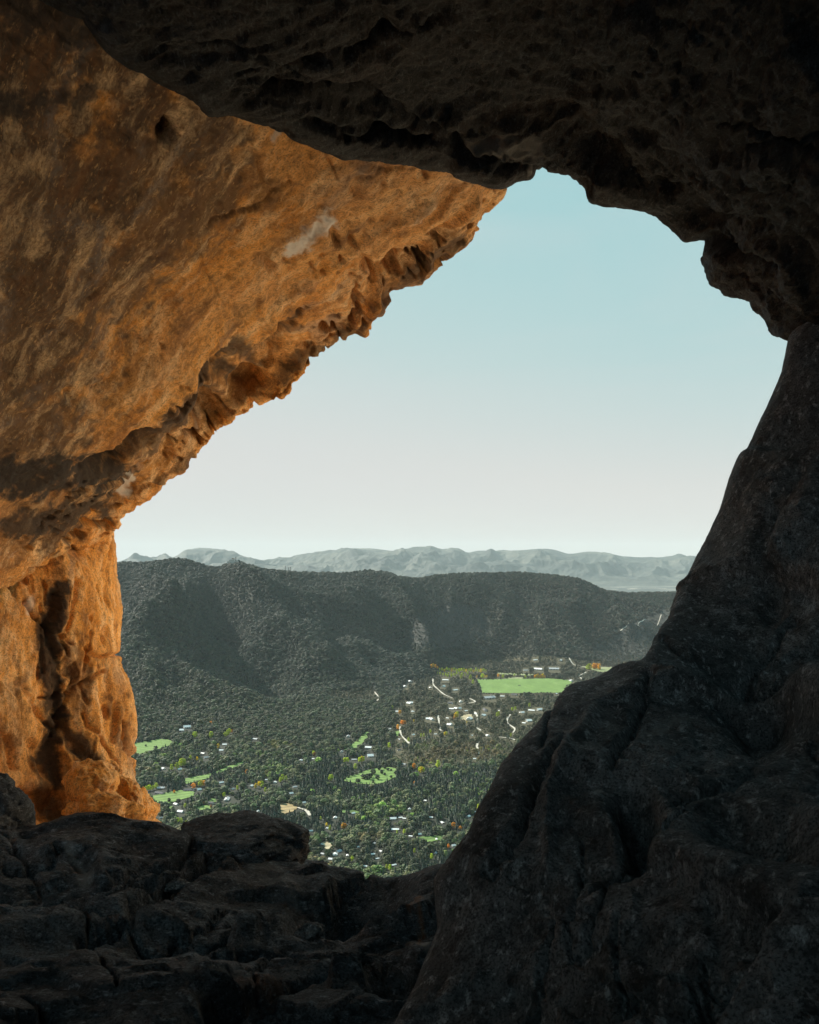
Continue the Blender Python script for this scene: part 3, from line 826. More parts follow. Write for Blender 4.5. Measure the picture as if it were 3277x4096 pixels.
# zones of open ground (picture pixels)
def zpoly(b, pts): return [zp(b, *p) for p in pts]
FIELDS = [
    ('green_field', zpoly(5, [(755, 418), (1100, 414), (1480, 408), (1680, 425), (1700, 440), (1600, 548), (1100, 553), (815, 550), (790, 490)]), 'lush'),
    ('field', zpoly(6, [(560, 288), (910, 302), (1000, 330), (830, 352), (690, 335), (640, 318)]), 'dry'),
    ('meadow', zpoly(4, [(532, 238), (520, 290), (470, 345), (430, 378), (340, 388), (400, 345), (455, 300), (490, 260)]), 'lush'),
    ('park_meadow', zpoly(4, [(610, 522), (680, 520), (745, 530), (745, 590), (690, 615), (640, 640), (560, 655), (440, 645), (310, 622), (360, 590), (440, 575), (510, 545)]), 'lush'),
    ('meadow', zpoly(3, [(30, 390), (80, 375), (200, 362), (300, 340), (400, 345), (430, 380), (330, 415), (240, 445), (110, 475), (30, 480)]), 'lush'),
    ('golf_meadow', zpoly(3, [(230, 835), (380, 800), (480, 785), (600, 798), (590, 835), (470, 870), (380, 895), (240, 890)]), 'lush'),
    ('meadow', zpoly(3, [(490, 690), (620, 662), (745, 640), (735, 675), (640, 700), (530, 730)]), 'lush'),
    ('meadow', zpoly(3, [(770, 628), (880, 580), (1020, 528), (1020, 555), (900, 605), (800, 640)]), 'lush'),
    ('meadow', zpoly(3, [(580, 935), (660, 915), (745, 920), (740, 945), (640, 958)]), 'lush'),
    ('meadow', zpoly(3, [(355, 930), (410, 918), (415, 945), (370, 955)]), 'lush'),
    ('meadow', zpoly(3, [(720, 855), (790, 850), (790, 885), (740, 890)]), 'lush'),
    ('tan_clearing', zpoly(3, [(1325, 905), (1380, 895), (1440, 902), (1495, 932), (1450, 970), (1345, 995), (1335, 950)]), 'tan'),
    ('dry_clearing', zpoly(4, [(160, 1095), (250, 1090), (250, 1145), (200, 1150)]), 'pale'),
    ('dry_yard', zpoly(5, [(580, 805), (640, 765), (715, 760), (720, 800), (650, 825)]), 'pale'),
    ('meadow', zpoly(4, [(730, 245), (765, 240), (770, 275), (740, 280)]), 'lush'),
    ('meadow', zpoly(5, [(960, 352), (1320, 368), (1320, 382), (960, 366)]), 'dry'),
    ('meadow', zpoly(5, [(1090, 398), (1230, 396), (1230, 410), (1020, 414)]), 'dry'),
    ('meadow', zpoly(4, [(890, 1060), (960, 1050), (1100, 1040), (1120, 1075), (980, 1095)]), 'lush2'),
    ('meadow', zpoly(4, [(300, 845), (420, 850), (470, 870), (330, 872)]), 'lush2'),
]
ROADS = [
    zpoly(5, [(325, 412), (328, 465), (380, 520), (440, 568), (525, 606)]), zpoly(5, [(378, 775), (386, 840), (392, 900), (415, 930)]), zpoly(5, [(738, 738), (762, 780), (762, 832)]),
    zpoly(5, [(1088, 765), (1060, 810), (1066, 850), (1090, 872), (1132, 905), (1112, 950)]), zpoly(5, [(0, 885), (12, 965), (50, 1010), (95, 1055)]), zpoly(5, [(975, 988), (1090, 1000), (1170, 1034)]),
    zpoly(5, [(775, 1035), (760, 1080), (782, 1155)]), zpoly(5, [(690, 608), (742, 636), (640, 660), (560, 668)]), zpoly(6, [(438, 205), (478, 268), (560, 294), (910, 300)]), zpoly(6, [(605, 345), (540, 392), (565, 415)]),
    zpoly(4, [(690, 780), (685, 830), (700, 860)]), zpoly(4, [(0, 838), (45, 850), (78, 885)]), zpoly(3, [(1490, 935), (1560, 960), (1598, 1005)]), zpoly(1, [(1580, 962), (1604, 1000), (1592, 1015)]),
    zpoly(2, [(1265, 560), (1330, 545), (1420, 512), (1520, 478)]), zpoly(5, [(755, 895), (810, 930)]), zpoly(3, [(990, 872), (930, 866)]),
]
HOUSES = []   # (box, x, y, width in enlarged pixels, roof colour)
for b, lst in {
    4: [(715, 918, 50, 'w'), (770, 905, 35, 'w'), (802, 913, 28, 'w'), (730, 1000, 60, 'w'), (1008, 905, 28, 'w'), (1093, 945, 42, 'w'), (1293, 898, 32, 'w'), (1048, 1073, 34, 'w'), (920, 1035, 27, 'w'), (840, 842, 27, 'w'), (962, 775, 25, 'w'),
        (270, 908, 36, 'w'), (410, 873, 20, 'w'), (450, 1133, 26, 'w'), (623, 1165, 26, 'g'), (560, 1187, 26, 'w'), (270, 1190, 45, 'w'), (235, 1225, 26, 'w'), (300, 1167, 42, 'b'), (592, 1220, 30, 'w'), (720, 1270, 40, 'w'), (500, 1280, 22, 'w'),
        (365, 1195, 22, 'w'), (175, 1185, 28, 'g'), (850, 1048, 27, 'w'), (208, 988, 20, 'w'), (570, 1103, 30, 'g'), (1180, 1122, 18, 'w'), (1040, 1180, 16, 'b'), (1350, 862, 16, 'w'), (800, 497, 32, 'g'), (525, 372, 52, 'w'), (540, 437, 50, 'w'), (415, 463, 40, 'g'),
        (870, 270, 22, 'w'), (1040, 265, 22, 'w'), (990, 152, 48, 'w'), (1150, 192, 38, 'w'), (840, 32, 48, 'w'), (1300, 152, 50, 'w'), (1420, 78, 44, 'd'), (1410, 122, 30, 'w'), (1200, 70, 46, 'w'), (1440, 278, 30, 'w'), (760, 388, 28, 'd'), (765, 305, 28, 'g'),
        (860, 90, 24, 'w'), (745, 92, 22, 'w'), (1690, 100, 26, 'w'), (690, 226, 22, 'w'), (370, 285, 42, 'g'), (320, 402, 28, 'g'), (12, 466, 26, 'w'), (1340, 455, 20, 'w'), (1350, 110, 30, 'w')],
    3: [(535, 243, 62, 'w'), (490, 268, 40, 'w'), (310, 768, 66, 'g'), (300, 812, 92, 'd'), (552, 788, 92, 'd'), (150, 792, 44, 'w'), (880, 864, 96, 'g'), (480, 972, 56, 'w'), (745, 897, 52, 'd'), (700, 503, 42, 'g'), (675, 466, 42, 'w'), (832, 440, 36, 'w'), (330, 598, 46, 'w'),
        (470, 604, 40, 'w'), (860, 390, 40, 'w'), (1090, 748, 42, 'w'), (1165, 768, 30, 'd'), (1295, 716, 40, 'w'), (1222, 692, 22, 'w'), (1435, 812, 36, 'w'), (1545, 890, 30, 'w'), (1520, 526, 32, 'w'), (1625, 512, 22, 'w'), (1465, 755, 40, 'g'), (310, 1022, 22, 'g'),
        (268, 988, 26, 'w'), (1150, 965, 30, 'w'), (1480, 1152, 36, 'w'), (1604, 1135, 18, 'w'), (1708, 1250, 40, 'w'), (1125, 345, 50, 'g'), (440, 905, 46, 'g'), (640, 780, 40, 'w'), (830, 720, 44, 'w'), (930, 775, 36, 'g')],
    5: [(1365, 322, 80, 'w'), (1335, 228, 50, 'w'), (1585, 232, 62, 'w'), (1520, 320, 90, 'g'), (450, 425, 62, 'w'), (430, 490, 42, 'w'), (545, 525, 60, 'w'), (100, 438, 62, 'w'), (50, 490, 52, 'w'), (105, 652, 50, 'w'), (300, 500, 42, 'w'), (500, 655, 50, 'd'), (600, 640, 40, 'w'),
        (880, 606, 110, 'g'), (1130, 570, 72, 'd'), (1010, 585, 42, 'w'), (510, 712, 50, 'w'), (650, 730, 40, 'w'), (845, 728, 72, 'd'), (825, 775, 50, 'w'), (980, 725, 24, 'w'), (310, 815, 62, 'w'), (490, 868, 58, 'w'), (1300, 725, 66, 'w'), (1210, 746, 36, 'w'), (1375, 720, 60, 'w'),
        (1270, 830, 60, 'w'), (1225, 850, 40, 'w'), (865, 970, 40, 'w'), (710, 970, 30, 'w'), (130, 965, 26, 'w'), (470, 800, 32, 'w'), (590, 705, 32, 'w'), (125, 735, 32, 'w'), (1690, 436, 44, 'g'), (1540, 560, 36, 'w'), (1240, 330, 50, 'g'), (680, 812, 60, 'w')],
}.items():
    HOUSES += [(b, *h) for h in lst]

# raster of pixels the trees must leave open (2x picture pixels)
KS = 2
KEEP = np.zeros((H * KS, W * KS), bool)
def in_poly(x, y, poly):
    c = np.zeros(np.shape(x), bool)
    n = len(poly)
    for i in range(n):
        x1, y1 = poly[i]; x2, y2 = poly[(i + 1) % n]
        if y1 == y2: continue
        m = ((y1 > y) != (y2 > y)) & (x < (x2 - x1) * (y - y1) / (y2 - y1) + x1)
        c ^= m
    return c
GX, GY = np.meshgrid((np.arange(W * KS) + 0.5) / KS, (np.arange(H * KS) + 0.5) / KS)
sub = (slice(560 * KS, 900 * KS), slice(90 * KS, 700 * KS))
gx, gy = GX[sub], GY[sub]
FMASK = np.zeros_like(gx, bool)
for _, poly, _k in FIELDS:
    FMASK |= in_poly(gx, gy, poly)
RMASK = np.zeros_like(gx, bool)
for r in ROADS:
    RMASK |= seg_dist(gx, gy, r) < 0.8
HMASK = np.zeros_like(gx, bool)
for (b, x, y, w, k) in HOUSES:
    px, py = zp(b, x, y)
    rr = w * ZB[b][2] * S2R * 0.5
    HMASK |= (np.abs(gx - px) < rr * 1.15 + 0.4) & (gy - py > -1.6 - rr * 0.5) & (gy - py < 0.9 + rr * 0.35)
def add_autumn_mask(items):
    global HMASK
    for (px, py, h) in items:
        HMASK |= (np.abs(gx - px) < 0.22 * h + 0.3) & (gy < py + 0.4) & (gy > py - 0.75 * h)
def lookup(mask, px, py):
    i = np.floor(np.asarray(py) * KS).astype(int) - 560 * KS
    j = np.floor(np.asarray(px) * KS).astype(int) - 90 * KS
    ok = (i >= 0) & (j >= 0) & (i < mask.shape[0]) & (j < mask.shape[1])
    out = np.zeros(np.shape(px), bool)
    out[ok] = mask[i[ok], j[ok]]
    return out

# scrubby land and thin woods (overview pixels)
def upoly(pts): return [(x * U2R, y * U2R) for x, y in pts]
SCRUB = [upoly([(905, 1420), (960, 1398), (1040, 1388), (1150, 1380), (1230, 1392), (1420, 1395), (1300, 1460), (1200, 1500), (1100, 1580), (1000, 1610), (900, 1620), (820, 1600), (830, 1520), (850, 1450)]), zpoly(1, [(1290, 975), (1420, 950), (1560, 935), (1610, 985), (1590, 1020), (1400, 1020)])]
THIN = [upoly([(880, 1300), (960, 1268), (1020, 1285), (1040, 1340), (960, 1365), (890, 1370), (850, 1345)]), upoly([(1240, 1370), (1320, 1320), (1400, 1280), (1440, 1300), (1420, 1390), (1270, 1395)])]
def zone(px, py, polys):
    w = np.zeros(np.shape(px), bool)
    for p in polys: w |= in_poly(px, py, p)
    return w

# terrain mesh with ground-cover attributes
TPX, TPY = project(TX, np.maximum(TY, 1), TZ)
nz = fbm(np.stack([TX.ravel() / 260, TY.ravel() / 260, 0 * TX.ravel()], 1), 4).reshape(TX.shape)
scrub_v = zone(TPX + 8 * nz, TPY + 4 * nz, SCRUB) & (RD > 1500)
thin_v = zone(TPX + 8 * nz, TPY + 4 * nz, THIN) & (RD > 1500)
g_tree, g_scrub, g_thin, g_rock = np.array([.024, .028, .018]), np.array([.065, .058, .030]), np.array([.034, .037, .032]), np.array([.64, .51, .36])
gc = np.where(scrub_v[..., None], g_scrub, g_tree)
gc = np.where(thin_v[..., None], g_thin, gc)
rockiness = smooth((700 - RD) / 500)[..., None]
gc = gc * (1 - rockiness) + g_rock * rockiness
far = smooth((RD - 8200) / 1500)[..., None]
gc = gc * (1 - far) + np.array([.16, .15, .10]) * far
tm = Mat('valley_ground')
n1 = tm.noise(tm.mapping(), 0.02, 8, 0.65)
c = tm.mix(1.0, tm.attr('cover'), tm.ramp(n1, [(0.3, 0.55), (0.7, 1.35)]), 'MULTIPLY')
c = tm.mix(1.0, c, tm.ramp(tm.noise(tm.mapping(), 0.15, 6, 0.7), [(0.3, 0.6), (0.7, 1.3)]), 'MULTIPLY')
tm.color(c)
ter_me = mesh_from('terrain', np.stack([TX, TY, TZ], -1).reshape(-1, 3), grid_faces(len(phi), len(rad)), True, (tm.m,))
ca = ter_me.attributes.new('cover', 'FLOAT_COLOR', 'POINT')
ca.data.foreach_set('color', np.concatenate([gc, np.ones(gc.shape[:2] + (1,))], -1).astype(np.float32).ravel())
ter = link('terrain', ter_me)
tag(ter, 'forested valley floor rising to a long dark wooded ridge', kind='structure')

# ------------------------------------------------------------------ far mountains
PROF = [(-400, 1150), (0, 1165), (225, 1190), (262, 1182), (285, 1168), (305, 1178), (330, 1182), (347, 1172), (362, 1180), (395, 1160), (430, 1158), (480, 1165), (550, 1180), (590, 1176), (625, 1178), (680, 1168), (735, 1157), (780, 1156), (830, 1160), (880, 1156), (905, 1154), (935, 1162), (960, 1155), (985, 1164), (1010, 1160), (1055, 1162), (1095, 1160), (1145, 1157), (1165, 1158), (1200, 1166),
        (1240, 1163), (1285, 1167), (1320, 1172), (1380, 1175), (1415, 1172), (1430, 1168), (1450, 1172), (1480, 1170), (1600, 1160), (1900, 1165), (2400, 1170)]
f_prof = interp([A(u) for u, v in PROF], [(HZ - v * U2R) / F for u, v in PROF])
ma = np.concatenate([np.linspace(-1.6, -0.42, 60, endpoint=False), np.linspace(-0.42, 0.42, 900), np.linspace(0.42, 1.6, 61)[1:]])
my = np.concatenate([np.linspace(16500, 24000, 50, endpoint=False), np.linspace(24000, 39000, 330)])
MA, MY = np.meshgrid(ma, my)
MX = MA * MY
pl_z = -690.0
def mountains_z():
    cr = 35500.0
    crest = f_prof(MA) * cr
    ft = 24500 + 4500 * smooth((MA - 0.02) / 0.2)
    t = np.clip((MY - ft) / (cr - ft), 0, None)
    base = np.where(t < 1, smooth(t) * 0.35 + 0.65 * np.clip(t, 0, 1) ** 1.6, 1 - smooth((MY - cr) / 3500) * 0.9)
    env = np.clip(t * (1.02 - t) * 4, 0, 1) * (t < 1.02)
    q = np.stack([MX.ravel(), MY.ravel(), 0 * MX.ravel()], 1)
    wv = 900 * np.stack([fbm(q / 5000 + 3, 3), fbm(q / 5000 + 8, 3), 0 * MX.ravel()], 1)
    rg = fbm((q + wv) / np.array([2300, 3600, 1]) + 1.7, 6, 0.47, ridged=True).reshape(MX.shape)
    lo = fbm(q / 6500 + 21, 3).reshape(MX.shape)
    z = pl_z + (crest - pl_z) * base + env * (620 * (rg - 0.12) + 260 * lo)
    z = z + 20 * fbm(q / 900, 3).reshape(MX.shape)
    return np.maximum(z, pl_z - 15 + 0.0 * z)
MZ = mountains_z()
mm = Mat('dry_mountain_slopes')
nb = mm.noise(mm.mapping((1, 1, 3)), 0.0006, 9, 0.66, 0.6)
c = mm.ramp(nb, [(0.34, (0.016, 0.022, 0.021)), (0.47, (0.034, 0.040, 0.034)), (0.58, (0.062, 0.065, 0.052)), (0.72, (0.15, 0.145, 0.12))])
mm.color(c)
mtn = link('mountains', mesh_from('mountains', np.stack([MX, MY, MZ], -1).reshape(-1, 3), grid_faces(len(ma), len(my)), True, (mm.m,)))
tag(mtn, 'pale hazy mountain range along the horizon beyond the wooded ridge', kind='structure')
pm = Mat('far_plain')
c = pm.ramp(pm.noise(pm.mapping((0.25, 1.6, 1)), 0.0011, 7, 0.6, 0.4), [(0.42, (0.04, 0.045, 0.038)), (0.50, (0.10, 0.095, 0.075)), (0.56, (0.50, 0.45, 0.38))])
pm.color(c)
px_ = np.array([[-60000, 16000, pl_z - 3], [60000, 16000, pl_z - 3], [60000, 46000, pl_z - 3], [-60000, 46000, pl_z - 3]])
pln = link('plain', mesh_from('plain', px_, [[0, 1, 2, 3]], False, (pm.m,)))
tag(pln, 'flat pale plain at the foot of the far mountains', kind='structure')

# ------------------------------------------------------------------ fields and roads
def field_mat(name, stops, scale):
    m = Mat(name)
    n = m.noise(m.mapping((1, 0.35, 1)), scale, 6, 0.6)
    c = m.ramp(n, stops)
    c = m.mix(0.5, c, m.ramp(m.noise(m.mapping(), 0.06, 7, 0.7), [(0.3, 0.4), (0.7, 1.0)]), 'MULTIPLY')
    wv = m.new('ShaderNodeTexWave'); wv.inputs['Scale'].default_value = 0.035; wv.inputs['Distortion'].default_value = 1.2; wv.inputs['Detail'].default_value = 3
    m.ln(m.mapping((0.2, 1, 1), (0, 0, 0.3)), wv.inputs['Vector'])
    c = m.mix(0.22, c, wv.outputs[0], 'OVERLAY')
    m.color(c)
    return m.m
FM = {'lush': field_mat('meadow_grass', [(0.32, (0.115, 0.20, 0.045)), (0.6, (0.15, 0.25, 0.06)), (0.75, (0.22, 0.30, 0.11))], 0.02),
      'lush2': field_mat('rough_grass', [(0.32, (0.05, 0.09, 0.025)), (0.6, (0.12, 0.21, 0.05)), (0.75, (0.2, 0.3, 0.08))], 0.05),
      'dry': field_mat('pale_grass', [(0.32, (0.18, 0.23, 0.09)), (0.7, (0.30, 0.32, 0.17))], 0.02),
      'tan': field_mat('dry_stubble', [(0.32, (0.27, 0.20, 0.09)), (0.7, (0.38, 0.29, 0.15))], 0.03),
      'pale': field_mat('bare_earth', [(0.32, (0.30, 0.25, 0.14)), (0.7, (0.48, 0.42, 0.28))], 0.05),
      'olive': field_mat('olive_grass', [(0.32, (0.045, 0.045, 0.022)), (0.7, (0.085, 0.078, 0.04))], 0.03)}
FLAB = {'green_field': 'large bright green rectangular field below the wooded ridge', 'park_meadow': 'bright green meadow dotted with round trees', 'golf_meadow': 'green lawn with a pale oval patch near the pillar',
        'tan_clearing': 'tan dry clearing in the dark forest', 'dry_clearing': 'small pale clearing among conifers', 'dry_yard': 'pale sandy yard among houses', 'hill_clearing': 'olive clearing on the lower slope of the ridge'}
def drape(name, poly, mat, lift, cell):
    P = ground_at([p[0] for p in poly], [p[1] for p in poly])
    pw = [(p[0], p[1]) for p in P]
    x0, x1 = P[:, 0].min(), P[:, 0].max(); y0, y1 = P[:, 1].min(), P[:, 1].max()
    c = max(cell, (x1 - x0) / 160, (y1 - y0) / 160)
    xs, ys = np.arange(x0, x1 + c, c), np.arange(y0, y1 + c, c)
    X, Y = np.meshgrid(xs, ys)
    Z = ground(X, Y) + lift
    cxm, cym = 0.5 * (X[:-1, :-1] + X[1:, 1:]), 0.5 * (Y[:-1, :-1] + Y[1:, 1:])
    inside = in_poly(cxm, cym, pw).ravel()
    f = grid_faces(len(xs), len(ys))[inside]
    used, inv = np.unique(f, return_inverse=True)
    if len(used) < 4: return None
    V = np.stack([X, Y, Z], -1).reshape(-1, 3)[used]
    return link(name, mesh_from(name, V, inv.reshape(f.shape), True, (mat,)))
for name, poly, k in FIELDS:
    o = drape(name, poly, FM[k], 1.6, 3.0)
    if o:
        tag(o, FLAB.get(name), kind='structure')
M_ROAD = flat('pale_gravel', (0.50, 0.47, 0.40), 0.9, 0.1, 0.05)
for r in ROADS:
    P = ground_at([p[0] for p in r], [p[1] for p in r])
    s = np.concatenate([[0], np.cumsum(np.linalg.norm(np.diff(P[:, :2], axis=0), axis=1))])
    q = np.arange(0, s[-1], 12.0)
    C2 = pchip(s, P[:, :2], q)
    if len(C2) < 3: continue
    T = np.gradient(C2, axis=0); T /= np.linalg.norm(T, axis=1)[:, None]
    Nn = np.stack([-T[:, 1], T[:, 0]], 1)
    wd = 3.0 + 1.0 * np.sin(q / 37)
    L, Rr = C2 + Nn * wd[:, None], C2 - Nn * wd[:, None]
    V = []
    for l, rr in zip(L, Rr): V += [l, rr]
    V = np.array(V)
    V = np.concatenate([V, (ground(V[:, 0], V[:, 1]) + 2.2)[:, None]], 1)
    f = np.array([[2 * i, 2 * i + 1, 2 * i + 3, 2 * i + 2] for i in range(len(C2) - 1)])
    tag(link('road', mesh_from('road', V, f, True, (M_ROAD,))), kind='structure')

# ------------------------------------------------------------------ houses
class MB:
    def __init__(s): s.v, s.f = [], []
    def poly(s, pts, faces):
        k = len(s.v); s.v += pts; s.f += [[k + i for i in f] for f in faces]
    def box(s, x0, x1, y0, y1, z0, z1):
        s.poly([(x0, y0, z0), (x1, y0, z0), (x1, y1, z0), (x0, y1, z0), (x0, y0, z1), (x1, y0, z1), (x1, y1, z1), (x0, y1, z1)],
               [(0, 3, 2, 1), (4, 5, 6, 7), (0, 1, 5, 4), (1, 2, 6, 5), (2, 3, 7, 6), (3, 0, 4, 7)])
    def me(s, name, mat):
        m = bpy.data.meshes.new(name)
        m.from_pydata(s.v, [], s.f)
        if mat: m.materials.append(mat)
        m.update()
        return m
ROOF = {'w': flat('white_metal_roof', (0.86, 0.86, 0.85), 0.4, 0.05), 'g': flat('grey_sheet_roof', (0.48, 0.49, 0.50), 0.5), 'd': flat('charcoal_shingle_roof', (0.09, 0.09, 0.10), 0.8), 'b': flat('blue_grey_roof', (0.30, 0.38, 0.44), 0.5)}
M_HW = flat('plaster_wall', (0.78, 0.76, 0.71)); M_HW2 = flat('timber_wall', (0.22, 0.15, 0.10)); M_GL = flat('dark_window_glass', (0.03, 0.035, 0.04), 0.15); M_DOOR = flat('brown_door', (0.12, 0.07, 0.04)); M_CH = flat('chimney_stone', (0.32, 0.30, 0.28))
def gable_house(l, w, h, rise, mat, eave=0.06):
    """unit lengths; returns meshes for wall, roof, chimney, door, window"""
    a = MB()
    a.poly([(-l/2, -w/2, 0), (l/2, -w/2, 0), (l/2, w/2, 0), (-l/2, w/2, 0), (-l/2, -w/2, h), (l/2, -w/2, h), (l/2, w/2, h), (-l/2, w/2, h), (-l/2, 0, h + rise), (l/2, 0, h + rise)],
           [(0, 1, 5, 4), (2, 3, 7, 6), (1, 2, 6, 9, 5), (3, 0, 4, 8, 7)])
    r = MB(); e, t = eave, 0.03
    for s in (-1, 1):
        dz = rise / (w / 2) * e
        p = [(-l/2 - e, s * (w/2 + e), h - dz), (l/2 + e, s * (w/2 + e), h - dz), (l/2 + e, 0, h + rise), (-l/2 - e, 0, h + rise)]
        p = [(x, y, z + 0.004) for x, y, z in p]
        r.poly(p + [(x, y, z + t) for x, y, z in p], [(0, 1, 2, 3), (7, 6, 5, 4), (0, 4, 5, 1), (1, 5, 6, 2), (3, 7, 4, 0)])
    c = MB(); c.box(l * 0.22, l * 0.22 + 0.08, -0.04 + w * .12, 0.04 + w * .12, h + rise * 0.4, h + rise + 0.12)
    d = MB(); d.box(-0.05, 0.05, -w/2 - 0.008, -w/2 + 0.004, 0.0, h * 0.78)
    g = MB(); g.box(-0.09, 0.09, -0.008, 0.004, -h * 0.2, h * 0.2)
    return dict(wall=a.me('wall', mat), roof=r.me('roof', ROOF['w']), chimney=c.me('chimney', M_CH), door=d.me('door', M_DOOR), window=g.me('window', M_GL), dim=(l, w, h))
HT = [gable_house(1.0, 0.62, 0.19, 0.17, M_HW), gable_house(1.0, 0.55, 0.16, 0.12, M_HW2), gable_house(1.0, 0.8, 0.2, 0.24, M_HW), gable_house(1.0, 0.4, 0.12, 0.09, M_HW)]
ORD = ['first', 'second', 'third', 'fourth', 'fifth', 'sixth', 'seventh', 'eighth', 'ninth', 'tenth', 'eleventh', 'twelfth', 'thirteenth', 'fourteenth', 'fifteenth', 'sixteenth', 'seventeenth', 'eighteenth', 'nineteenth', 'twentieth']
ROOFW = {'w': 'white', 'g': 'grey', 'd': 'charcoal', 'b': 'blue-grey'}
def house_zone(px, py):
    ux, uy = px / U2R, py / U2R
    if uy < 1470 and ux > 1100: return 'around the large green field'
    if uy < 1500 and ux > 800: return 'along the pale road under the ridge'
    if uy < 1545 and ux > 800: return 'in the village strip below the field'
    if uy < 1600 and ux > 800: return 'by the straight shelter belt'
    if ux < 420 and uy < 1600: return 'near the pale meadow beside the pillar'
    if ux < 480: return 'around the lawn above the dark slab'
    if uy < 1650: return 'near the round-tree meadow'
    if ux < 720 and uy > 1640 and uy < 1730: return 'near the tan clearing'
    if uy < 1760: return 'in the conifer wood above the ledge'
    return 'in the lowest woods just above the ledge'
hl = []
hp = ground_at([zp(b, x, y)[0] for b, x, y, w, k in HOUSES], [zp(b, x, y)[1] for b, x, y, w, k in HOUSES])
for (b, x, y, w, k), P in zip(HOUSES, hp):
    px, py = zp(b, x, y)
    hl.append(dict(px=px, py=py, w=w * ZB[b][2] * S2R / F * P[1], k=k, P=P, zone=house_zone(px, py)))
cnt = {}
for h in sorted(hl, key=lambda h: h['px']):
    key = (h['zone'], h['k'])
    h['n'] = cnt.get(key, 0); cnt[key] = h['n'] + 1
rr = random.Random(3)
for h in hl:
    w = min(max(h['w'] * 0.88, 8.0), 32.0)
    t = HT[3] if w > 24 else rr.choice(HT[:3])
    if h['w'] > 45: w = min(h['w'], 60); t = HT[3]
    rz = rr.uniform(-0.7, 0.7) + (0 if rr.random() < 0.6 else math.pi / 2)
    e = empty('house', Vector(h['P']) - Vector((0, 0, 0.3)), rz)
    e.scale = (w, w, w * rr.uniform(0.9, 1.15))
    n = cnt[(h['zone'], h['k'])]
    lab = f"{ROOFW[h['k']]} roofed house {h['zone']}" + ('' if n == 1 else f", {ORD[h['n']]} from the left there")
    tag(e, lab, 'house', 'houses scattered over the valley')
    link('wall', t['wall'], e)
    ro = link('roof', t['roof'], e)
    ro.material_slots[0].link = 'OBJECT'; ro.material_slots[0].material = ROOF[h['k']]
    link('chimney', t['chimney'], ro)
    link('door', t['door'], e)
    l, ww, hh = t['dim']
    for q in (-0.3, 0.3):
        link('window', t['window'], e, (q * l, -ww / 2, hh * 0.55))

# shed standing in the field, hilltop building, masts
def at_px(sx, sy): return Vector(ground_at([sx * S2R], [sy * S2R])[0])
p = at_px(2078, 2744)
e = empty('shed', p, 0.1); e.scale = (11, 11, 11)
tag(e, 'small dark shed alone in the middle of the large green field', 'shed')
m_ds = flat('dark_shed_boards', (0.05, 0.05, 0.05))
link('wall', HT[0]['wall'].copy(), e).data.materials[0] = m_ds
r_ = link('roof', HT[0]['roof'], e); r_.material_slots[0].link = 'OBJECT'; r_.material_slots[0].material = ROOF['d']

def on_ridge(sx):
    a = (sx * S2R - CX) / F
    y = float(f_rd(np.array([a]))[0])
    return Vector((a * y, y - 20, float(ground(a * y, y - 20))))
p = on_ridge(938)
SUMMIT = p.copy()
e = empty('summit_building', p + Vector((0, 0, 13)))
tag(e, 'low building with a tilted roof on the bare summit of the ridge', 'building')
def part(name, m, mat, par): return link(name, m.me(name, mat), par)
m = MB(); m.box(-42, 30, -12, 12, -22, 6); part('base', m, flat('pale_concrete', (0.5, 0.48, 0.45)), e)
m = MB(); m.box(-30, 6, -10, 10, 6.01, 15); w_ = part('wall', m, M_HW, e)
for k in range(5):
    m = MB(); m.box(-27 + 6.5 * k, -23 + 6.5 * k, -10.15, -9.9, 8, 13); part('window', m, M_GL, w_)
m = MB(); m.poly([(-36, -13, 14.5), (10, -13, 17), (10, 13, 17), (-36, 13, 14.5), (-36, -13, 16), (10, -13, 19), (10, 13, 19), (-36, 13, 16)], [(0, 3, 2, 1), (4, 5, 6, 7), (0, 1, 5, 4), (1, 2, 6, 5), (2, 3, 7, 6), (3, 0, 4, 7)]); part('roof', m, ROOF['g'], e)
m = MB(); m.poly([(-12, -4, 19), (8, -4, 22), (8, 4, 22), (-12, 4, 19), (-14, -4, 26), (-10, -4, 27), (-10, 4, 27), (-14, 4, 26)], [(0, 3, 2, 1), (4, 5, 6, 7), (0, 1, 5, 4), (1, 2, 6, 5), (2, 3, 7, 6), (3, 0, 4, 7)]); part('roof_fin', m, M_HW2, e)
M_STEEL = flat('grey_steel', (0.07, 0.075, 0.08))
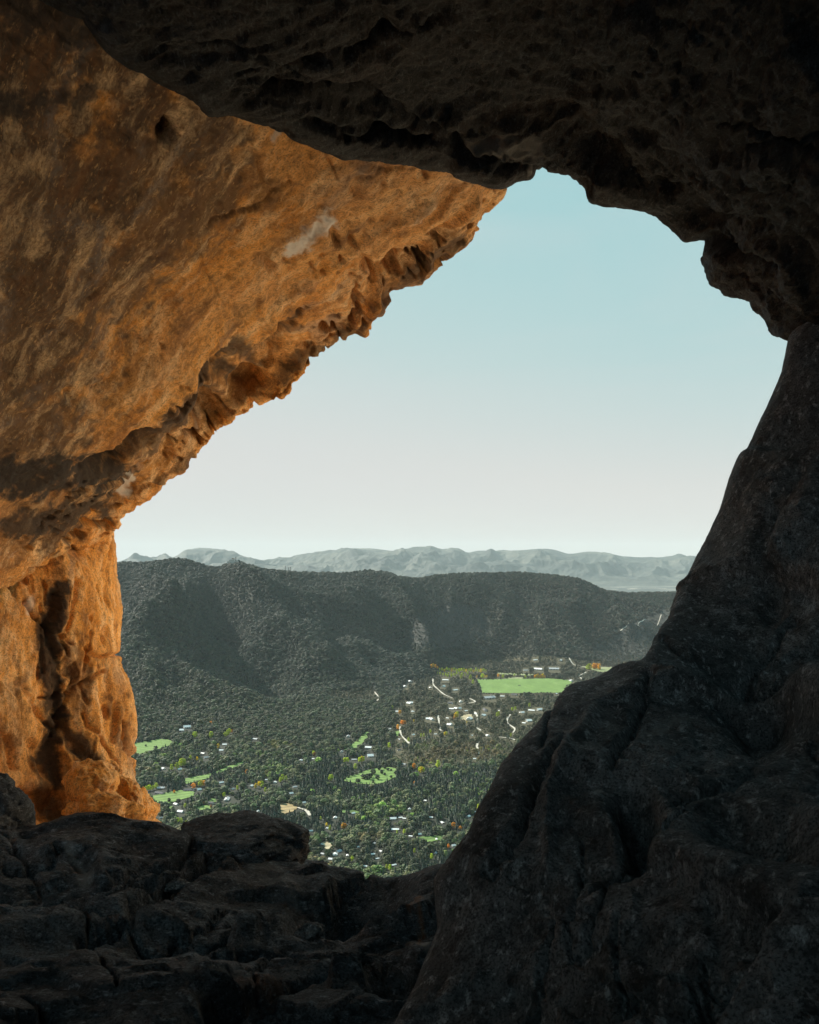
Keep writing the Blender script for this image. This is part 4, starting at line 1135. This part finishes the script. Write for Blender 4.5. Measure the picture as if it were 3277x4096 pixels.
def mast(sx, hgt, wdt, label, up=0):
    p = on_ridge(sx)
    e = empty('mast', p)
    tag(e, label, 'mast', 'masts along the ridge')
    m = MB()
    for sx_ in (-1, 1):
        for sy_ in (-1, 1):
            q, u = 1.5, 1.1          # stout lattice legs
            m.poly([(sx_ * wdt - q / 2, sy_ * wdt - q / 2, -5), (sx_ * wdt + q / 2, sy_ * wdt - q / 2, -5), (sx_ * wdt + q / 2, sy_ * wdt + q / 2, -5), (sx_ * wdt - q / 2, sy_ * wdt + q / 2, -5),
                    (sx_ * wdt * .5 - u / 2, sy_ * wdt * .5 - u / 2, hgt), (sx_ * wdt * .5 + u / 2, sy_ * wdt * .5 - u / 2, hgt), (sx_ * wdt * .5 + u / 2, sy_ * wdt * .5 + u / 2, hgt), (sx_ * wdt * .5 - u / 2, sy_ * wdt * .5 + u / 2, hgt)],
                   [(0, 1, 5, 4), (1, 2, 6, 5), (2, 3, 7, 6), (3, 0, 4, 7)])
    for k in range(8):
        z = hgt * k / 8; s_ = wdt * (1 - .6 * k / 8)
        m.box(-s_, s_, -s_ - .2, -s_ + .2, z, z + .6); m.box(-s_ - .2, -s_ + .2, -s_, s_, z, z + .6); m.box(s_ - .2, s_ + .2, -s_, s_, z, z + .6)
    part('tower', m, M_STEEL, e)
    m = MB(); m.box(-wdt * .9, wdt * .9, -wdt * .9, wdt * .9, hgt - 1.5, hgt + 3.5); part('antenna_head', m, M_STEEL, e)
mast(946, 44, 2.4, 'thick mast beside the summit building on the ridge')
mast(1143, 52, 1.8, 'slim mast on the ridge, leftmost of the three standing together')
mast(1156, 44, 1.6, 'slim mast on the ridge, middle one of the three standing together')
mast(1164, 46, 2.0, 'slim mast on the ridge, rightmost of the three standing together')

# ------------------------------------------------------------------ trees
def ico():
    t = (1 + 5 ** .5) / 2
    v = np.array([(-1, t, 0), (1, t, 0), (-1, -t, 0), (1, -t, 0), (0, -1, t), (0, 1, t), (0, -1, -t), (0, 1, -t), (t, 0, -1), (t, 0, 1), (-t, 0, -1), (-t, 0, 1)], float)
    v /= np.linalg.norm(v[0])
    f = [(0, 11, 5), (0, 5, 1), (0, 1, 7), (0, 7, 10), (0, 10, 11), (1, 5, 9), (5, 11, 4), (11, 10, 2), (10, 7, 6), (7, 1, 8), (3, 9, 4), (3, 4, 2), (3, 2, 6), (3, 6, 8), (3, 8, 9), (4, 9, 5), (2, 4, 11), (6, 2, 10), (8, 6, 7), (9, 8, 1)]
    return v, np.array(f)
IV, IF = ico()
def clumps(rg, n, shape, size, zc):
    """leaf clumps spread through a crown; shape(u) gives the crown radius at relative height u"""
    V, Fc = [], []
    for k in range(n):
        u = rg.uniform(0.02, 1.0)
        ang = rg.uniform(0, 2 * math.pi)
        r = shape(u) * math.sqrt(rg.uniform(0.25, 1.0))
        c = np.array([r * math.cos(ang), r * math.sin(ang), zc[0] + u * (zc[1] - zc[0])])
        s = size * rg.uniform(0.6, 1.35)
        v = IV * rg.uniform(0.65, 1.35, size=(12, 1)) * s * np.array([1, 1, 0.8]) + c
        Fc.append(IF + 12 * len(V)); V.append(v)
    return np.concatenate(V), np.concatenate(Fc)
def trunk_mesh(r0, r1, z1, limbs, rg):
    V, Fc = [], []
    def limb(a, b, ra, rb):
        a, b = np.array(a, float), np.array(b, float)
        d = b - a; d /= np.linalg.norm(d)
        s = np.cross(d, [0.3, 0.9, 0.2]); s /= np.linalg.norm(s); t = np.cross(d, s)
        k = len(V)
        for c, r in ((a, ra), (b, rb)):
            for q in range(6):
                V.append(c + r * (math.cos(q * math.pi / 3) * s + math.sin(q * math.pi / 3) * t))
        for q in range(6):
            Fc.append((k + q, k + (q + 1) % 6, k + 6 + (q + 1) % 6)); Fc.append((k + q, k + 6 + (q + 1) % 6, k + 6 + q))
    limb((0, 0, -0.08), (0, 0, z1), r0, r1)
    for _ in range(limbs):
        z = rg.uniform(0.25, 0.75) * z1; a = rg.uniform(0, 6.28); l = rg.uniform(0.15, 0.28)
        limb((0, 0, z), (l * math.cos(a), l * math.sin(a), z + l * 0.8), r1 * 1.1, r1 * 0.4)
    return np.array(V), np.array(Fc)
def broad(rg, wide=0.42):
    sh = lambda u: wide * math.sin(math.pi * (0.12 + 0.80 * u)) ** 0.7
    return clumps(rg, 58, sh, 0.115, (0.16, 0.93)), trunk_mesh(0.035, 0.015, 0.6, 5, rg)
def poplar(rg):
    sh = lambda u: 0.15 * math.sin(math.pi * (0.10 + 0.86 * u)) ** 0.6
    return clumps(rg, 64, sh, 0.058, (0.08, 0.98)), trunk_mesh(0.025, 0.010, 0.8, 4, rg)
def conifer(rg):
    V, Fc = [], []
    tiers = 9
    for k in range(tiers):
        z = 0.10 + 0.84 * k / tiers
        r = 0.23 * (1 - k / tiers) ** 0.85 + 0.02
        n = 9
        base = len(V)
        V.append((rg.uniform(-.01, .01), rg.uniform(-.01, .01), z + 0.17))
        for q in range(n):
            a = 2 * math.pi * q / n + rg.uniform(-.2, .2) + k
            l = r * (rg.uniform(0.85, 1.2) if q % 2 else rg.uniform(0.5, 0.75))
            V.append((l * math.cos(a), l * math.sin(a), z - 0.03 * (q % 2) + rg.uniform(-.02, .02)))
        for q in range(n):
            Fc.append((base, base + 1 + q, base + 1 + (q + 1) % n))
            
    return (np.array(V), np.array(Fc)), trunk_mesh(0.022, 0.008, 0.8, 0, rg)

def leaf_mat(name, cols, instanced, trans=0.25):
    m = Mat(name)
    if instanced:
        c = m.attr('tint', 'INSTANCER')
    else:
        oi = m.new('ShaderNodeObjectInfo')
        c = m.ramp(oi.outputs['Random'], [(k / max(1, len(cols) - 1), cl) for k, cl in enumerate(cols)])
    n = m.noise(m.mapping(), 9.0, 3)
    c = m.mix(1.0, c, m.ramp(n, [(0.3, 0.65), (0.7, 1.3)]), 'MULTIPLY')
    m.color(c)
    tr = m.new('ShaderNodeBsdfTranslucent'); m.ln(c, tr.inputs['Color'])
    mx = m.new('ShaderNodeMixShader'); mx.inputs[0].default_value = trans
    out = m.t.nodes['Material Output']
    m.ln(m.b.outputs[0], mx.inputs[1]); m.ln(tr.outputs[0], mx.inputs[2]); m.ln(mx.outputs[0], out.inputs['Surface'])
    m.b.inputs['Roughness'].default_value = 0.6
    return m.m
M_LEAF_I = leaf_mat('forest_leaves', None, True)
M_BARK = flat('bark', (0.09, 0.07, 0.055), 0.9, 0.15, 6)
BROAD_C = [(0.040, 0.056, 0.030), (0.070, 0.082, 0.038), (0.058, 0.088, 0.032), (0.10, 0.105, 0.045)]
CONI_C = [(0.022, 0.045, 0.030), (0.034, 0.062, 0.038), (0.028, 0.055, 0.040), (0.045, 0.072, 0.040)]
M_BROAD = leaf_mat('broadleaf_foliage', BROAD_C, False)
M_CONI = leaf_mat('conifer_foliage', CONI_C, False)

def joined(name, parts, mats):
    V, Fc, mi, k = [], [], [], 0
    for (v, f), m in zip(parts, range(len(parts))):
        V.append(v); Fc.append(f + k); k += len(v); mi += [m] * len(f)
    me = mesh_from(name, np.concatenate(V), np.concatenate(Fc), False, mats)
    me.polygons.foreach_set('material_index', np.array(mi, np.int32))
    return me
rgt = np.random.default_rng(21)
PB = [broad(rgt, w) for w in (0.42, 0.38, 0.46, 0.40, 0.5)]
PC = [conifer(rgt) for _ in range(4)]
PP = [poplar(rgt) for _ in range(4)]

# ---- autumn trees, read off the photograph (they must not be hidden by the forest)
AUT = {
    5: [(310, 305, 'gold', 34), (330, 300, 'yellow', 36), (350, 305, 'gold', 32), (372, 312, 'gold', 26)] + [(392 + 24 * k, 330 + (k % 3) * 5 + k * 0.6, ('lime', 'lime', 'yellow')[k % 3] if k % 4 else 'lime', 24 + (k * 7) % 12) for k in range(20)]
       + [(372 + 27 * k, 366 + (k * 5) % 17, 'lime', 22 + (k * 5) % 10) for k in range(12)] + [(470, 395, 'lime', 26), (510, 392, 'lime', 26), (545, 386, 'lime', 24), (605, 412, 'lime', 44), (695, 420, 'lime', 44), (722, 465, 'lime', 40), (815, 405, 'lime', 40), (760, 400, 'gold', 22), (835, 400, 'yellow', 26), (855, 400, 'yellow', 24), (970, 396, 'gold', 32),
          (1018, 404, 'lime', 34), (1240, 405, 'lime', 28), (1130, 388, 'lime', 24)] + [(1330 + 16 * k, 402, ('gold', 'yellow')[k % 2], 26 + 6 * (k % 3)) for k in range(7)]
       + [(540, 800, 'gold', 38), (552, 795, 'yellow', 48), (566, 790, 'lime', 50), (1280, 690, 'lime', 36), (960, 785, 'lime', 40), (975, 775, 'lime', 40), (20, 858, 'orange', 36), (46, 858, 'orange', 30), (300, 938, 'yellow', 22), (440, 965, 'yellow', 26), (462, 962, 'lime', 26), (85, 1030, 'lime', 36), (210, 985, 'lime', 32), (236, 985, 'lime', 32), (138, 836, 'yellow', 24),
          (1110, 730, 'lime', 36), (1140, 720, 'lime', 32), (1095, 980, 'lime', 30), (660, 850, 'yellow', 20), (8, 750, 'gold', 26)],
    6: [(644, 322, 'yellow', 84), (632, 322, 'lime', 60), (680, 315, 'gold', 74), (696, 316, 'orange', 66), (712, 316, 'orange', 68), (735, 322, 'gold', 66), (612, 318, 'lime', 36)],
    3: [(495, 578, 'lime', 64), (478, 572, 'lime', 52), (512, 572, 'lime', 52), (448, 600, 'lime', 50), (402, 608, 'lime', 44), (565, 520, 'lime', 36), (622, 526, 'yellow', 30), (745, 338, 'lime', 54), (868, 322, 'lime', 40), (885, 312, 'lime', 46), (900, 295, 'lime', 40), (922, 286, 'orange', 26), (600, 330, 'lime', 46), (612, 326, 'lime', 44), (740, 210, 'orange', 22), (805, 418, 'yellow', 34),
        (590, 770, 'orange', 44), (645, 752, 'lime', 44), (662, 748, 'yellow', 46), (684, 745, 'gold', 42), (520, 936, 'lime', 36), (970, 778, 'lime', 32), (1050, 640, 'orange', 34), (1128, 764, 'yellow', 38), (1158, 748, 'yellow', 40), (1182, 756, 'lime', 48), (1212, 798, 'lime', 36), (1340, 712, 'lime', 40), (1358, 700, 'lime', 48), (1388, 700, 'lime', 38), (1635, 490, 'red', 34), (1626, 478, 'lime', 26),
        (1510, 1148, 'lime', 44), (1524, 1144, 'orange', 40), (1450, 1202, 'orange', 28), (1405, 1168, 'orange', 26), (680, 905, 'red', 24), (742, 936, 'red', 26), (180, 790, 'lime', 40), (210, 785, 'lime', 44), (240, 778, 'lime', 36), (270, 768, 'lime', 44), (855, 838, 'lime', 36), (425, 808, 'orange', 26), (1690, 1040, 'lime', 30),
        (455, 1062, 'lime', 40), (485, 1066, 'lime', 40), (530, 1070, 'lime', 26), (600, 1066, 'lime', 24), (820, 1060, 'lime', 34), (850, 1058, 'lime', 36), (885, 1058, 'lime', 34), (940, 1038, 'lime', 30), (968, 1034, 'lime', 36), (1000, 1032, 'lime', 32)],
    4: [(786, 192, 'orange', 30), (806, 190, 'orange', 28), (752, 230, 'gold', 36), (875, 532, 'orange', 40), (918, 558, 'lime', 36), (932, 562, 'yellow', 44), (948, 558, 'lime', 36), (1060, 522, 'lime', 50), (685, 370, 'lime', 36), (458, 480, 'lime', 36), (474, 478, 'yellow', 40), (488, 474, 'lime', 34), (345, 482, 'lime', 34), (365, 480, 'lime', 32), (425, 534, 'lime', 40), (240, 622, 'lime', 44),
        (232, 622, 'lime', 34), (878, 646, 'orange', 20), (1178, 990, 'orange', 44), (1230, 1000, 'orange', 28), (1140, 1140, 'orange', 30), (330, 990, 'gold', 40), (342, 988, 'orange', 36), (205, 972, 'yellow', 26), (230, 1000, 'lime', 34), (745, 1028, 'lime', 26), (800, 1028, 'lime', 32), (112, 436, 'red', 32), (104, 420, 'lime', 26), (690, 1310, 'lime', 40), (665, 1300, 'lime', 32), (880, 1174, 'lime', 30),
        (1368, 842, 'lime', 36), (1195, 142, 'yellow', 34), (765, 112, 'gold', 26), (710, 74, 'lime', 26), (1115, 275, 'yellow', 26), (1000, 256, 'lime', 24), (1010, 1225, 'lime', 40), (400, 1240, 'lime', 36), (1180, 152, 'red', 16)],
}
add_autumn_mask([(*zp(b, x, y), h_ * ZB[b][2] * S2R) for b, L_ in AUT.items() for (x, y, k, h_) in L_])

# ---- where the forest stands
def candidates():
    out = []
    for y0, y1, sp in ((1480, 2500, 7.4), (2500, 3600, 9.4), (3600, 5000, 10.0), (5000, 7700, 11.6)):
        ys = np.arange(y0, y1, sp)
        xs = np.arange(-0.44 * y1, 0.40 * y1, sp)
        X, Y = np.meshgrid(xs, ys)
        X = X + RNG.uniform(-.5, .5, X.shape) * sp; Y = Y + RNG.uniform(-.5, .5, Y.shape) * sp
        k = (X / Y > -0.43) & (X / Y < 0.385)
        out.append(np.stack([X[k], Y[k]], 1))
    return np.concatenate(out)
C = candidates()
cz = ground(C[:, 0], C[:, 1])
vis = visible(C[:, 0], C[:, 1], cz)
C, cz = C[vis], cz[vis]
cpx, cpy = project(C[:, 0], C[:, 1], cz)
dens = fbm(np.stack([C[:, 0] / 160, C[:, 1] / 160, 0 * cz], 1), 4)
zsc = zone(cpx + 6 * dens, cpy + 3 * dens, SCRUB)
zth = zone(cpx + 6 * dens, cpy + 3 * dens, THIN)
# conifers: plantations low in the valley, few on the ridge
cn = fbm(np.stack([C[:, 0] / 330, C[:, 1] / 330, 0 * cz + 5], 1), 4)
low = smooth((3300 - C[:, 1]) / 900)
pc = np.clip(0.10 + 1.6 * low * (cn + 0.16) * 1.6, 0.03, 0.92)
belt = seg_dist(cpx, cpy, zpoly(4, [(560, 480), (640, 445), (860, 345), (1150, 245), (1460, 150)])) < 1.6
isc = (RNG.uniform(size=len(C)) < pc) | belt
grow = 0.76 + 0.36 * smooth((C[:, 1] - 1800) / 3500)
hgt = np.where(isc, RNG.uniform(10, 17, len(C)), RNG.uniform(8, 14, len(C)) * (grow + 0.15)) * RNG.choice([0.55, 0.7, 0.85, 1, 1.2, 1.5], len(C))
shrub = zsc & ~belt & (RNG.uniform(size=len(C)) < 0.86)
hgt = np.where(shrub, RNG.uniform(2.8, 6.5, len(C)), hgt)
isc &= ~(shrub & (RNG.uniform(size=len(C)) < 0.9))
keep = np.ones(len(C), bool)
keep &= ~(zth & (RNG.uniform(size=len(C)) < 0.2))
hgt = np.where(zth, hgt * 0.55, hgt)
keep &= ~(~isc & (dens < -0.30) & (low > 0.2) & (RNG.uniform(size=len(C)) < 0.7))
keep &= ~((np.hypot(C[:, 0] - SUMMIT.x, C[:, 1] - SUMMIT.y) < 48))
def top_px(fr): return project(C[:, 0], C[:, 1], cz + hgt * fr)
jx, jy = RNG.normal(0, 1.0, len(C)), RNG.normal(0, 0.5, len(C))
keep &= ~lookup(FMASK, cpx + jx, cpy + jy)
t5 = top_px(0.55)
keep &= ~lookup(FMASK, t5[0] + jx, t5[1] + jy)
for fr in (0, 0.35, 0.7, 0.95):
    tp = top_px(fr)
    keep &= ~(lookup(RMASK, *tp) & (dens < 0.25))
    for sgn in (-1, 0, 1):
        keep &= ~lookup(HMASK, tp[0] + sgn * hgt * 0.25 * F / C[:, 1], tp[1])
C, cz, cpx, cpy, hgt, isc, dens, cn, zsc, zth, low = [a[keep] for a in (C, cz, cpx, cpy, hgt, isc, dens, cn, zsc, zth, low)]

# ---- colours per tree
def tint():
    n = len(C)
    pick = RNG.integers(0, 4, n)
    col = np.where(isc[:, None], np.array(CONI_C)[pick], np.array(BROAD_C)[pick])
    hill = smooth((C[:, 1] - 3300) / 1500)[:, None]
    ridge = np.array([0.047, 0.062, 0.055])
    col = np.where(isc[:, None], col, col * (1 - 0.6 * hill) + ridge * 0.6 * hill)
    rusty = smooth((cpx / U2R - 900) / 300)[:, None] * hill * (RNG.uniform(size=(n, 1)) < 0.5)
    col = col * (1 - 0.35 * rusty) + np.array([0.105, 0.066, 0.050]) * 0.35 * rusty
    col = np.where((zsc & ~isc)[:, None], col * 0.55 + np.array([0.10, 0.092, 0.045]) * 0.5, col)
    lime = (RNG.uniform(size=n) < 0.10 * smooth((dens - 0.02) / 0.25)) & (low > 0.3) & ~isc
    col = np.where(lime[:, None], np.array([0.15, 0.20, 0.052]), col)
    brownish = (cn < -0.22)[:, None] & ~isc[:, None] & (low > 0.3)[:, None]
    col = np.where(brownish, col * np.array([1.25, 0.95, 0.8]), col)
    gr = (dens > 0.18)[:, None] & ~isc[:, None] & (low > 0.3)[:, None]
    col = np.where(gr, col * np.array([1.25, 1.4, 0.95]), col)
    lowb = np.where(isc, 1.0, 1.0 + 0.7 * low)[:, None]
    return col * lowb * (1 + (0.18 + 0.27 * (1 - hill)) * RNG.uniform(-1, 1, (n, 1)))
TC = tint()

# opening of the cave in the picture, to choose the nearest trees the photograph shows
OPEN = [(e[0] * U2R, e[1] * U2R) for e in ([(230, 1130), (238, 1230), (252, 1350), (276, 1450), (285, 1560), (284, 1640), (325, 1728), (430, 1733), (570, 1748), (640, 1803), (740, 1828), (880, 1834), (930, 1815), (1005, 1700), (1080, 1586), (1140, 1510), (1195, 1446), (1350, 1385), (1440, 1232), (1480, 1170)])]
seen = in_poly(cpx, cpy, OPEN) & visible(C[:, 0], C[:, 1], cz, 4)
order = np.argsort(C[:, 1])
single = np.zeros(len(C), bool)
for m_, lim in ((isc, 300), (~isc, 300)):
    k = [i for i in order if seen[i] and m_[i]][:lim]
    single[k] = True
tree_me = {True: [joined('conifer_tree', p_, (M_CONI, M_BARK)) for p_ in PC], False: [joined('broadleaf_tree', p_, (M_BROAD, M_BARK)) for p_ in PB]}
rt = random.Random(5)
for i in np.nonzero(single)[0]:
    c_ = bool(isc[i])
    o = link('conifer_tree' if c_ else 'broadleaf_tree', rt.choice(tree_me[c_]))
    o.location = (C[i, 0], C[i, 1], cz[i])
    o.rotation_euler = (0, 0, rt.uniform(0, 6.28))
    s_ = hgt[i]
    o.scale = (s_ * rt.uniform(.85, 1.2), s_ * rt.uniform(.85, 1.2), s_)
    if c_: tag(o, 'dark pointed conifer in the lowest woods just above the ledge', 'tree', 'conifers of the lowest woods')
    else: tag(o, 'round crowned green tree in the lowest woods just above the ledge', 'tree', 'broadleaf trees of the lowest woods')

# ---- the rest of the woods as stuff
def scatter(name, label, sel, meshes):
    coll = bpy.data.collections.new(name + '_kinds')
    for k, me in enumerate(meshes):
        coll.objects.link(bpy.data.objects.new(f'{name}_kind', me))
    idx = np.nonzero(sel)[0]
    me = bpy.data.meshes.new(name)
    me.vertices.add(len(idx))
    me.vertices.foreach_set('co', np.concatenate([C[idx], (cz[idx])[:, None]], 1).astype(np.float32).ravel())
    a = me.attributes.new('tint', 'FLOAT_COLOR', 'POINT')
    a.data.foreach_set('color', np.concatenate([TC[idx], np.ones((len(idx), 1))], 1).astype(np.float32).ravel())
    a = me.attributes.new('grow', 'FLOAT_VECTOR', 'POINT')
    s = hgt[idx][:, None] * np.concatenate([RNG.uniform(.9, 1.3, (len(idx), 2)), np.ones((len(idx), 1))], 1)
    a.data.foreach_set('vector', s.astype(np.float32).ravel())
    a = me.attributes.new('turn', 'FLOAT_VECTOR', 'POINT')
    t = np.zeros((len(idx), 3)); t[:, 2] = RNG.uniform(0, 6.28, len(idx))
    a.data.foreach_set('vector', t.astype(np.float32).ravel())
    a = me.attributes.new('pick', 'INT', 'POINT')
    a.data.foreach_set('value', RNG.integers(0, len(meshes), len(idx)).astype(np.int32))
    o = link(name, me)
    ng = bpy.data.node_groups.new(name + '_scatter', 'GeometryNodeTree')
    ng.interface.new_socket('Geometry', in_out='INPUT', socket_type='NodeSocketGeometry')
    ng.interface.new_socket('Geometry', in_out='OUTPUT', socket_type='NodeSocketGeometry')
    N = ng.nodes
    gi, go = N.new('NodeGroupInput'), N.new('NodeGroupOutput')
    ci = N.new('GeometryNodeCollectionInfo'); ci.inputs['Collection'].default_value = coll
    ci.inputs['Separate Children'].default_value = True; ci.inputs['Reset Children'].default_value = True
    ip = N.new('GeometryNodeInstanceOnPoints'); ip.inputs['Pick Instance'].default_value = True
    def at(nm, tp):
        q = N.new('GeometryNodeInputNamedAttribute'); q.data_type = tp; q.inputs['Name'].default_value = nm
        return q.outputs['Attribute']
    L = ng.links
    L.new(gi.outputs[0], ip.inputs['Points']); L.new(ci.outputs[0], ip.inputs['Instance'])
    L.new(at('pick', 'INT'), ip.inputs['Instance Index'])
    e2r = N.new('FunctionNodeEulerToRotation')
    L.new(at('turn', 'FLOAT_VECTOR'), e2r.inputs[0]); L.new(e2r.outputs[0], ip.inputs['Rotation'])
    L.new(at('grow', 'FLOAT_VECTOR'), ip.inputs['Scale'])
    L.new(ip.outputs[0], go.inputs[0])
    md = o.modifiers.new('scatter', 'NODES'); md.node_group = ng
    tag(o, label, 'forest', kind='stuff')
    return o
scatter('broadleaf_forest', 'dense dark broadleaf forest covering the ridge and valley', ~isc & ~single, [joined('forest_broadleaf', (p_[0],), (M_LEAF_I,)) for p_ in PB])
scatter('conifer_forest', 'dark pointed conifers scattered through the valley woods', isc & ~single, [joined('forest_conifer', (p_[0],), (M_LEAF_I,)) for p_ in PC])
print('forest', len(C), 'singles', int(single.sum()))

# ---- autumn poplars and trees standing in the meadows
TINTS = {'lime': (0.60, 0.68, 0.09), 'yellow': (0.80, 0.68, 0.06), 'gold': (0.80, 0.54, 0.05), 'orange': (0.85, 0.50, 0.08), 'red': (0.55, 0.30, 0.12), 'dark': (0.040, 0.060, 0.035)}
TM = {k: leaf_mat(k + '_foliage', [tuple(x * 0.8 for x in c), c, tuple(min(1, x * 1.15) for x in c)], False, 0.3 if k == 'dark' else 0.68) for k, c in TINTS.items()}
PARK = [(608, 540, 40), (628, 570, 34), (652, 530, 34), (676, 545, 24), (700, 548, 20), (650, 582, 24), (560, 575, 44), (488, 610, 44), (522, 612, 48), (540, 600, 40), (440, 635, 32), (595, 615, 40), (735, 575, 30), (455, 632, 26), (400, 585, 34), (372, 600, 26), (345, 612, 24), (560, 640, 24), (700, 600, 22)]
SOLO = [(3, 180, 405, 20), (3, 380, 882, 36), (3, 460, 895, 44), (3, 265, 435, 40), (3, 320, 428, 22)]
pop_me = [(mesh_from('crown', *p_[0], False, (TM['lime'],)), mesh_from('trunk', *p_[1], False, (M_BARK,))) for p_ in PP]
brd_me = [(mesh_from('crown', *p_[0], False, (TM['dark'],)), mesh_from('trunk', *p_[1], False, (M_BARK,))) for p_ in PB]
def feature_tree(name, pair, P, hgt_, mat, label, group, wide=1.0):
    e = empty(name, P, rt.uniform(0, 6.28))
    e.scale = (hgt_ * wide, hgt_ * wide, hgt_)
    tag(e, label, 'tree', group)
    cr = link('crown', pair[0], e)
    cr.material_slots[0].link = 'OBJECT'; cr.material_slots[0].material = mat
    link('trunk', pair[1], e)
lst = []
for b, L_ in AUT.items():
    for (x, y, k, hz_) in L_:
        px, py = zp(b, x, y)
        lst.append(dict(px=px, py=py, k=k, h=hz_ * ZB[b][2] * S2R))
GP = ground_at([q['px'] for q in lst], [q['py'] for q in lst])
def tree_zone(px, py):
    ux, uy = px / U2R, py / U2R
    if uy < 1450 and ux > 1200: return 'beside the pale field under the ridge'
    if uy < 1412: return 'in the top row beside the field' if ux < 1010 else 'on the far border of the green field'
    if uy < 1440: return 'in the grove beside the field' if ux < 1010 else 'on the far border of the green field'
    return house_zone(px, py)
cnt = {}
for q, P in sorted(zip(lst, GP), key=lambda t: t[0]['px']):
    q['P'] = P; q['zone'] = tree_zone(q['px'], q['py'])
    key = (q['zone'], q['k']); q['n'] = cnt.get(key, 0); cnt[key] = q['n'] + 1
for q in lst:
    hm = q['h'] / F * q['P'][1]
    hm = min(max(hm * 1.2, 7), 36)
    slim = q['k'] in ('lime', 'yellow', 'gold') and rt.random() < 0.75
    n = cnt[(q['zone'], q['k'])]
    kind = 'poplar' if slim else 'tree'
    lab = f"{q['k']} autumn tree {q['zone']}" + ('' if n == 1 else f", {ORD[q['n']]} from the left there" if q['n'] < 20 else f", {ORD[n - q['n'] - 1]} from the right there")
    if slim: feature_tree('poplar_tree', rt.choice(pop_me), q['P'], hm, TM[q['k']], lab, 'autumn trees of the valley', 1.7)
    else: feature_tree('autumn_tree', rt.choice(brd_me), q['P'], hm, TM[q['k']], lab, 'autumn trees of the valley', 0.72)
pk = sorted(PARK)
GP = ground_at([zp(4, x, y)[0] for x, y, h_ in pk], [zp(4, x, y)[1] for x, y, h_ in pk])
for k, ((x, y, h_), P) in enumerate(zip(pk, GP)):
    feature_tree('meadow_tree', rt.choice(brd_me), P, h_ * ZB[4][2] * S2R / F * P[1], TM['dark'], f'round dark tree on the park meadow, {ORD[k]} from the left', 'round trees on the park meadow')
for (b, x, y, h_), lab in zip(SOLO, ('small lone dark tree in the middle of the pale meadow by the pillar', 'lone round tree on the lawn above the dark slab', 'broad pointed dark tree at the front edge of the lawn above the slab', 'large round tree at the front edge of the pale meadow by the pillar', 'small tree right of the large round one at the pale meadow')):
    px, py = zp(b, x, y)
    P = ground_at([px], [py])[0]
    feature_tree('meadow_tree', rt.choice(brd_me), P, h_ * ZB[b][2] * S2R / F * P[1], TM['dark'], lab, None)

# ------------------------------------------------------------------ haze
hb = MB(); hb.box(-64000, 64000, -150, 47500, -760, 1150)
hm_ = bpy.data.materials.new('valley_haze'); hm_.use_nodes = True
ht = hm_.node_tree; ht.nodes.clear()
ho = ht.nodes.new('ShaderNodeOutputMaterial')
hv = ht.nodes.new('ShaderNodeVolumePrincipled')
hv.inputs['Color'].default_value = (0.80, 0.95, 1.0, 1)
hv.inputs['Density'].default_value = 1.05e-5
hv.inputs['Anisotropy'].default_value = 0.0
ht.links.new(hv.outputs[0], ho.inputs['Volume'])
hz = link('haze', hb.me('haze', hm_))
tag(hz, 'thin pale haze filling the air over the valley', kind='stuff')
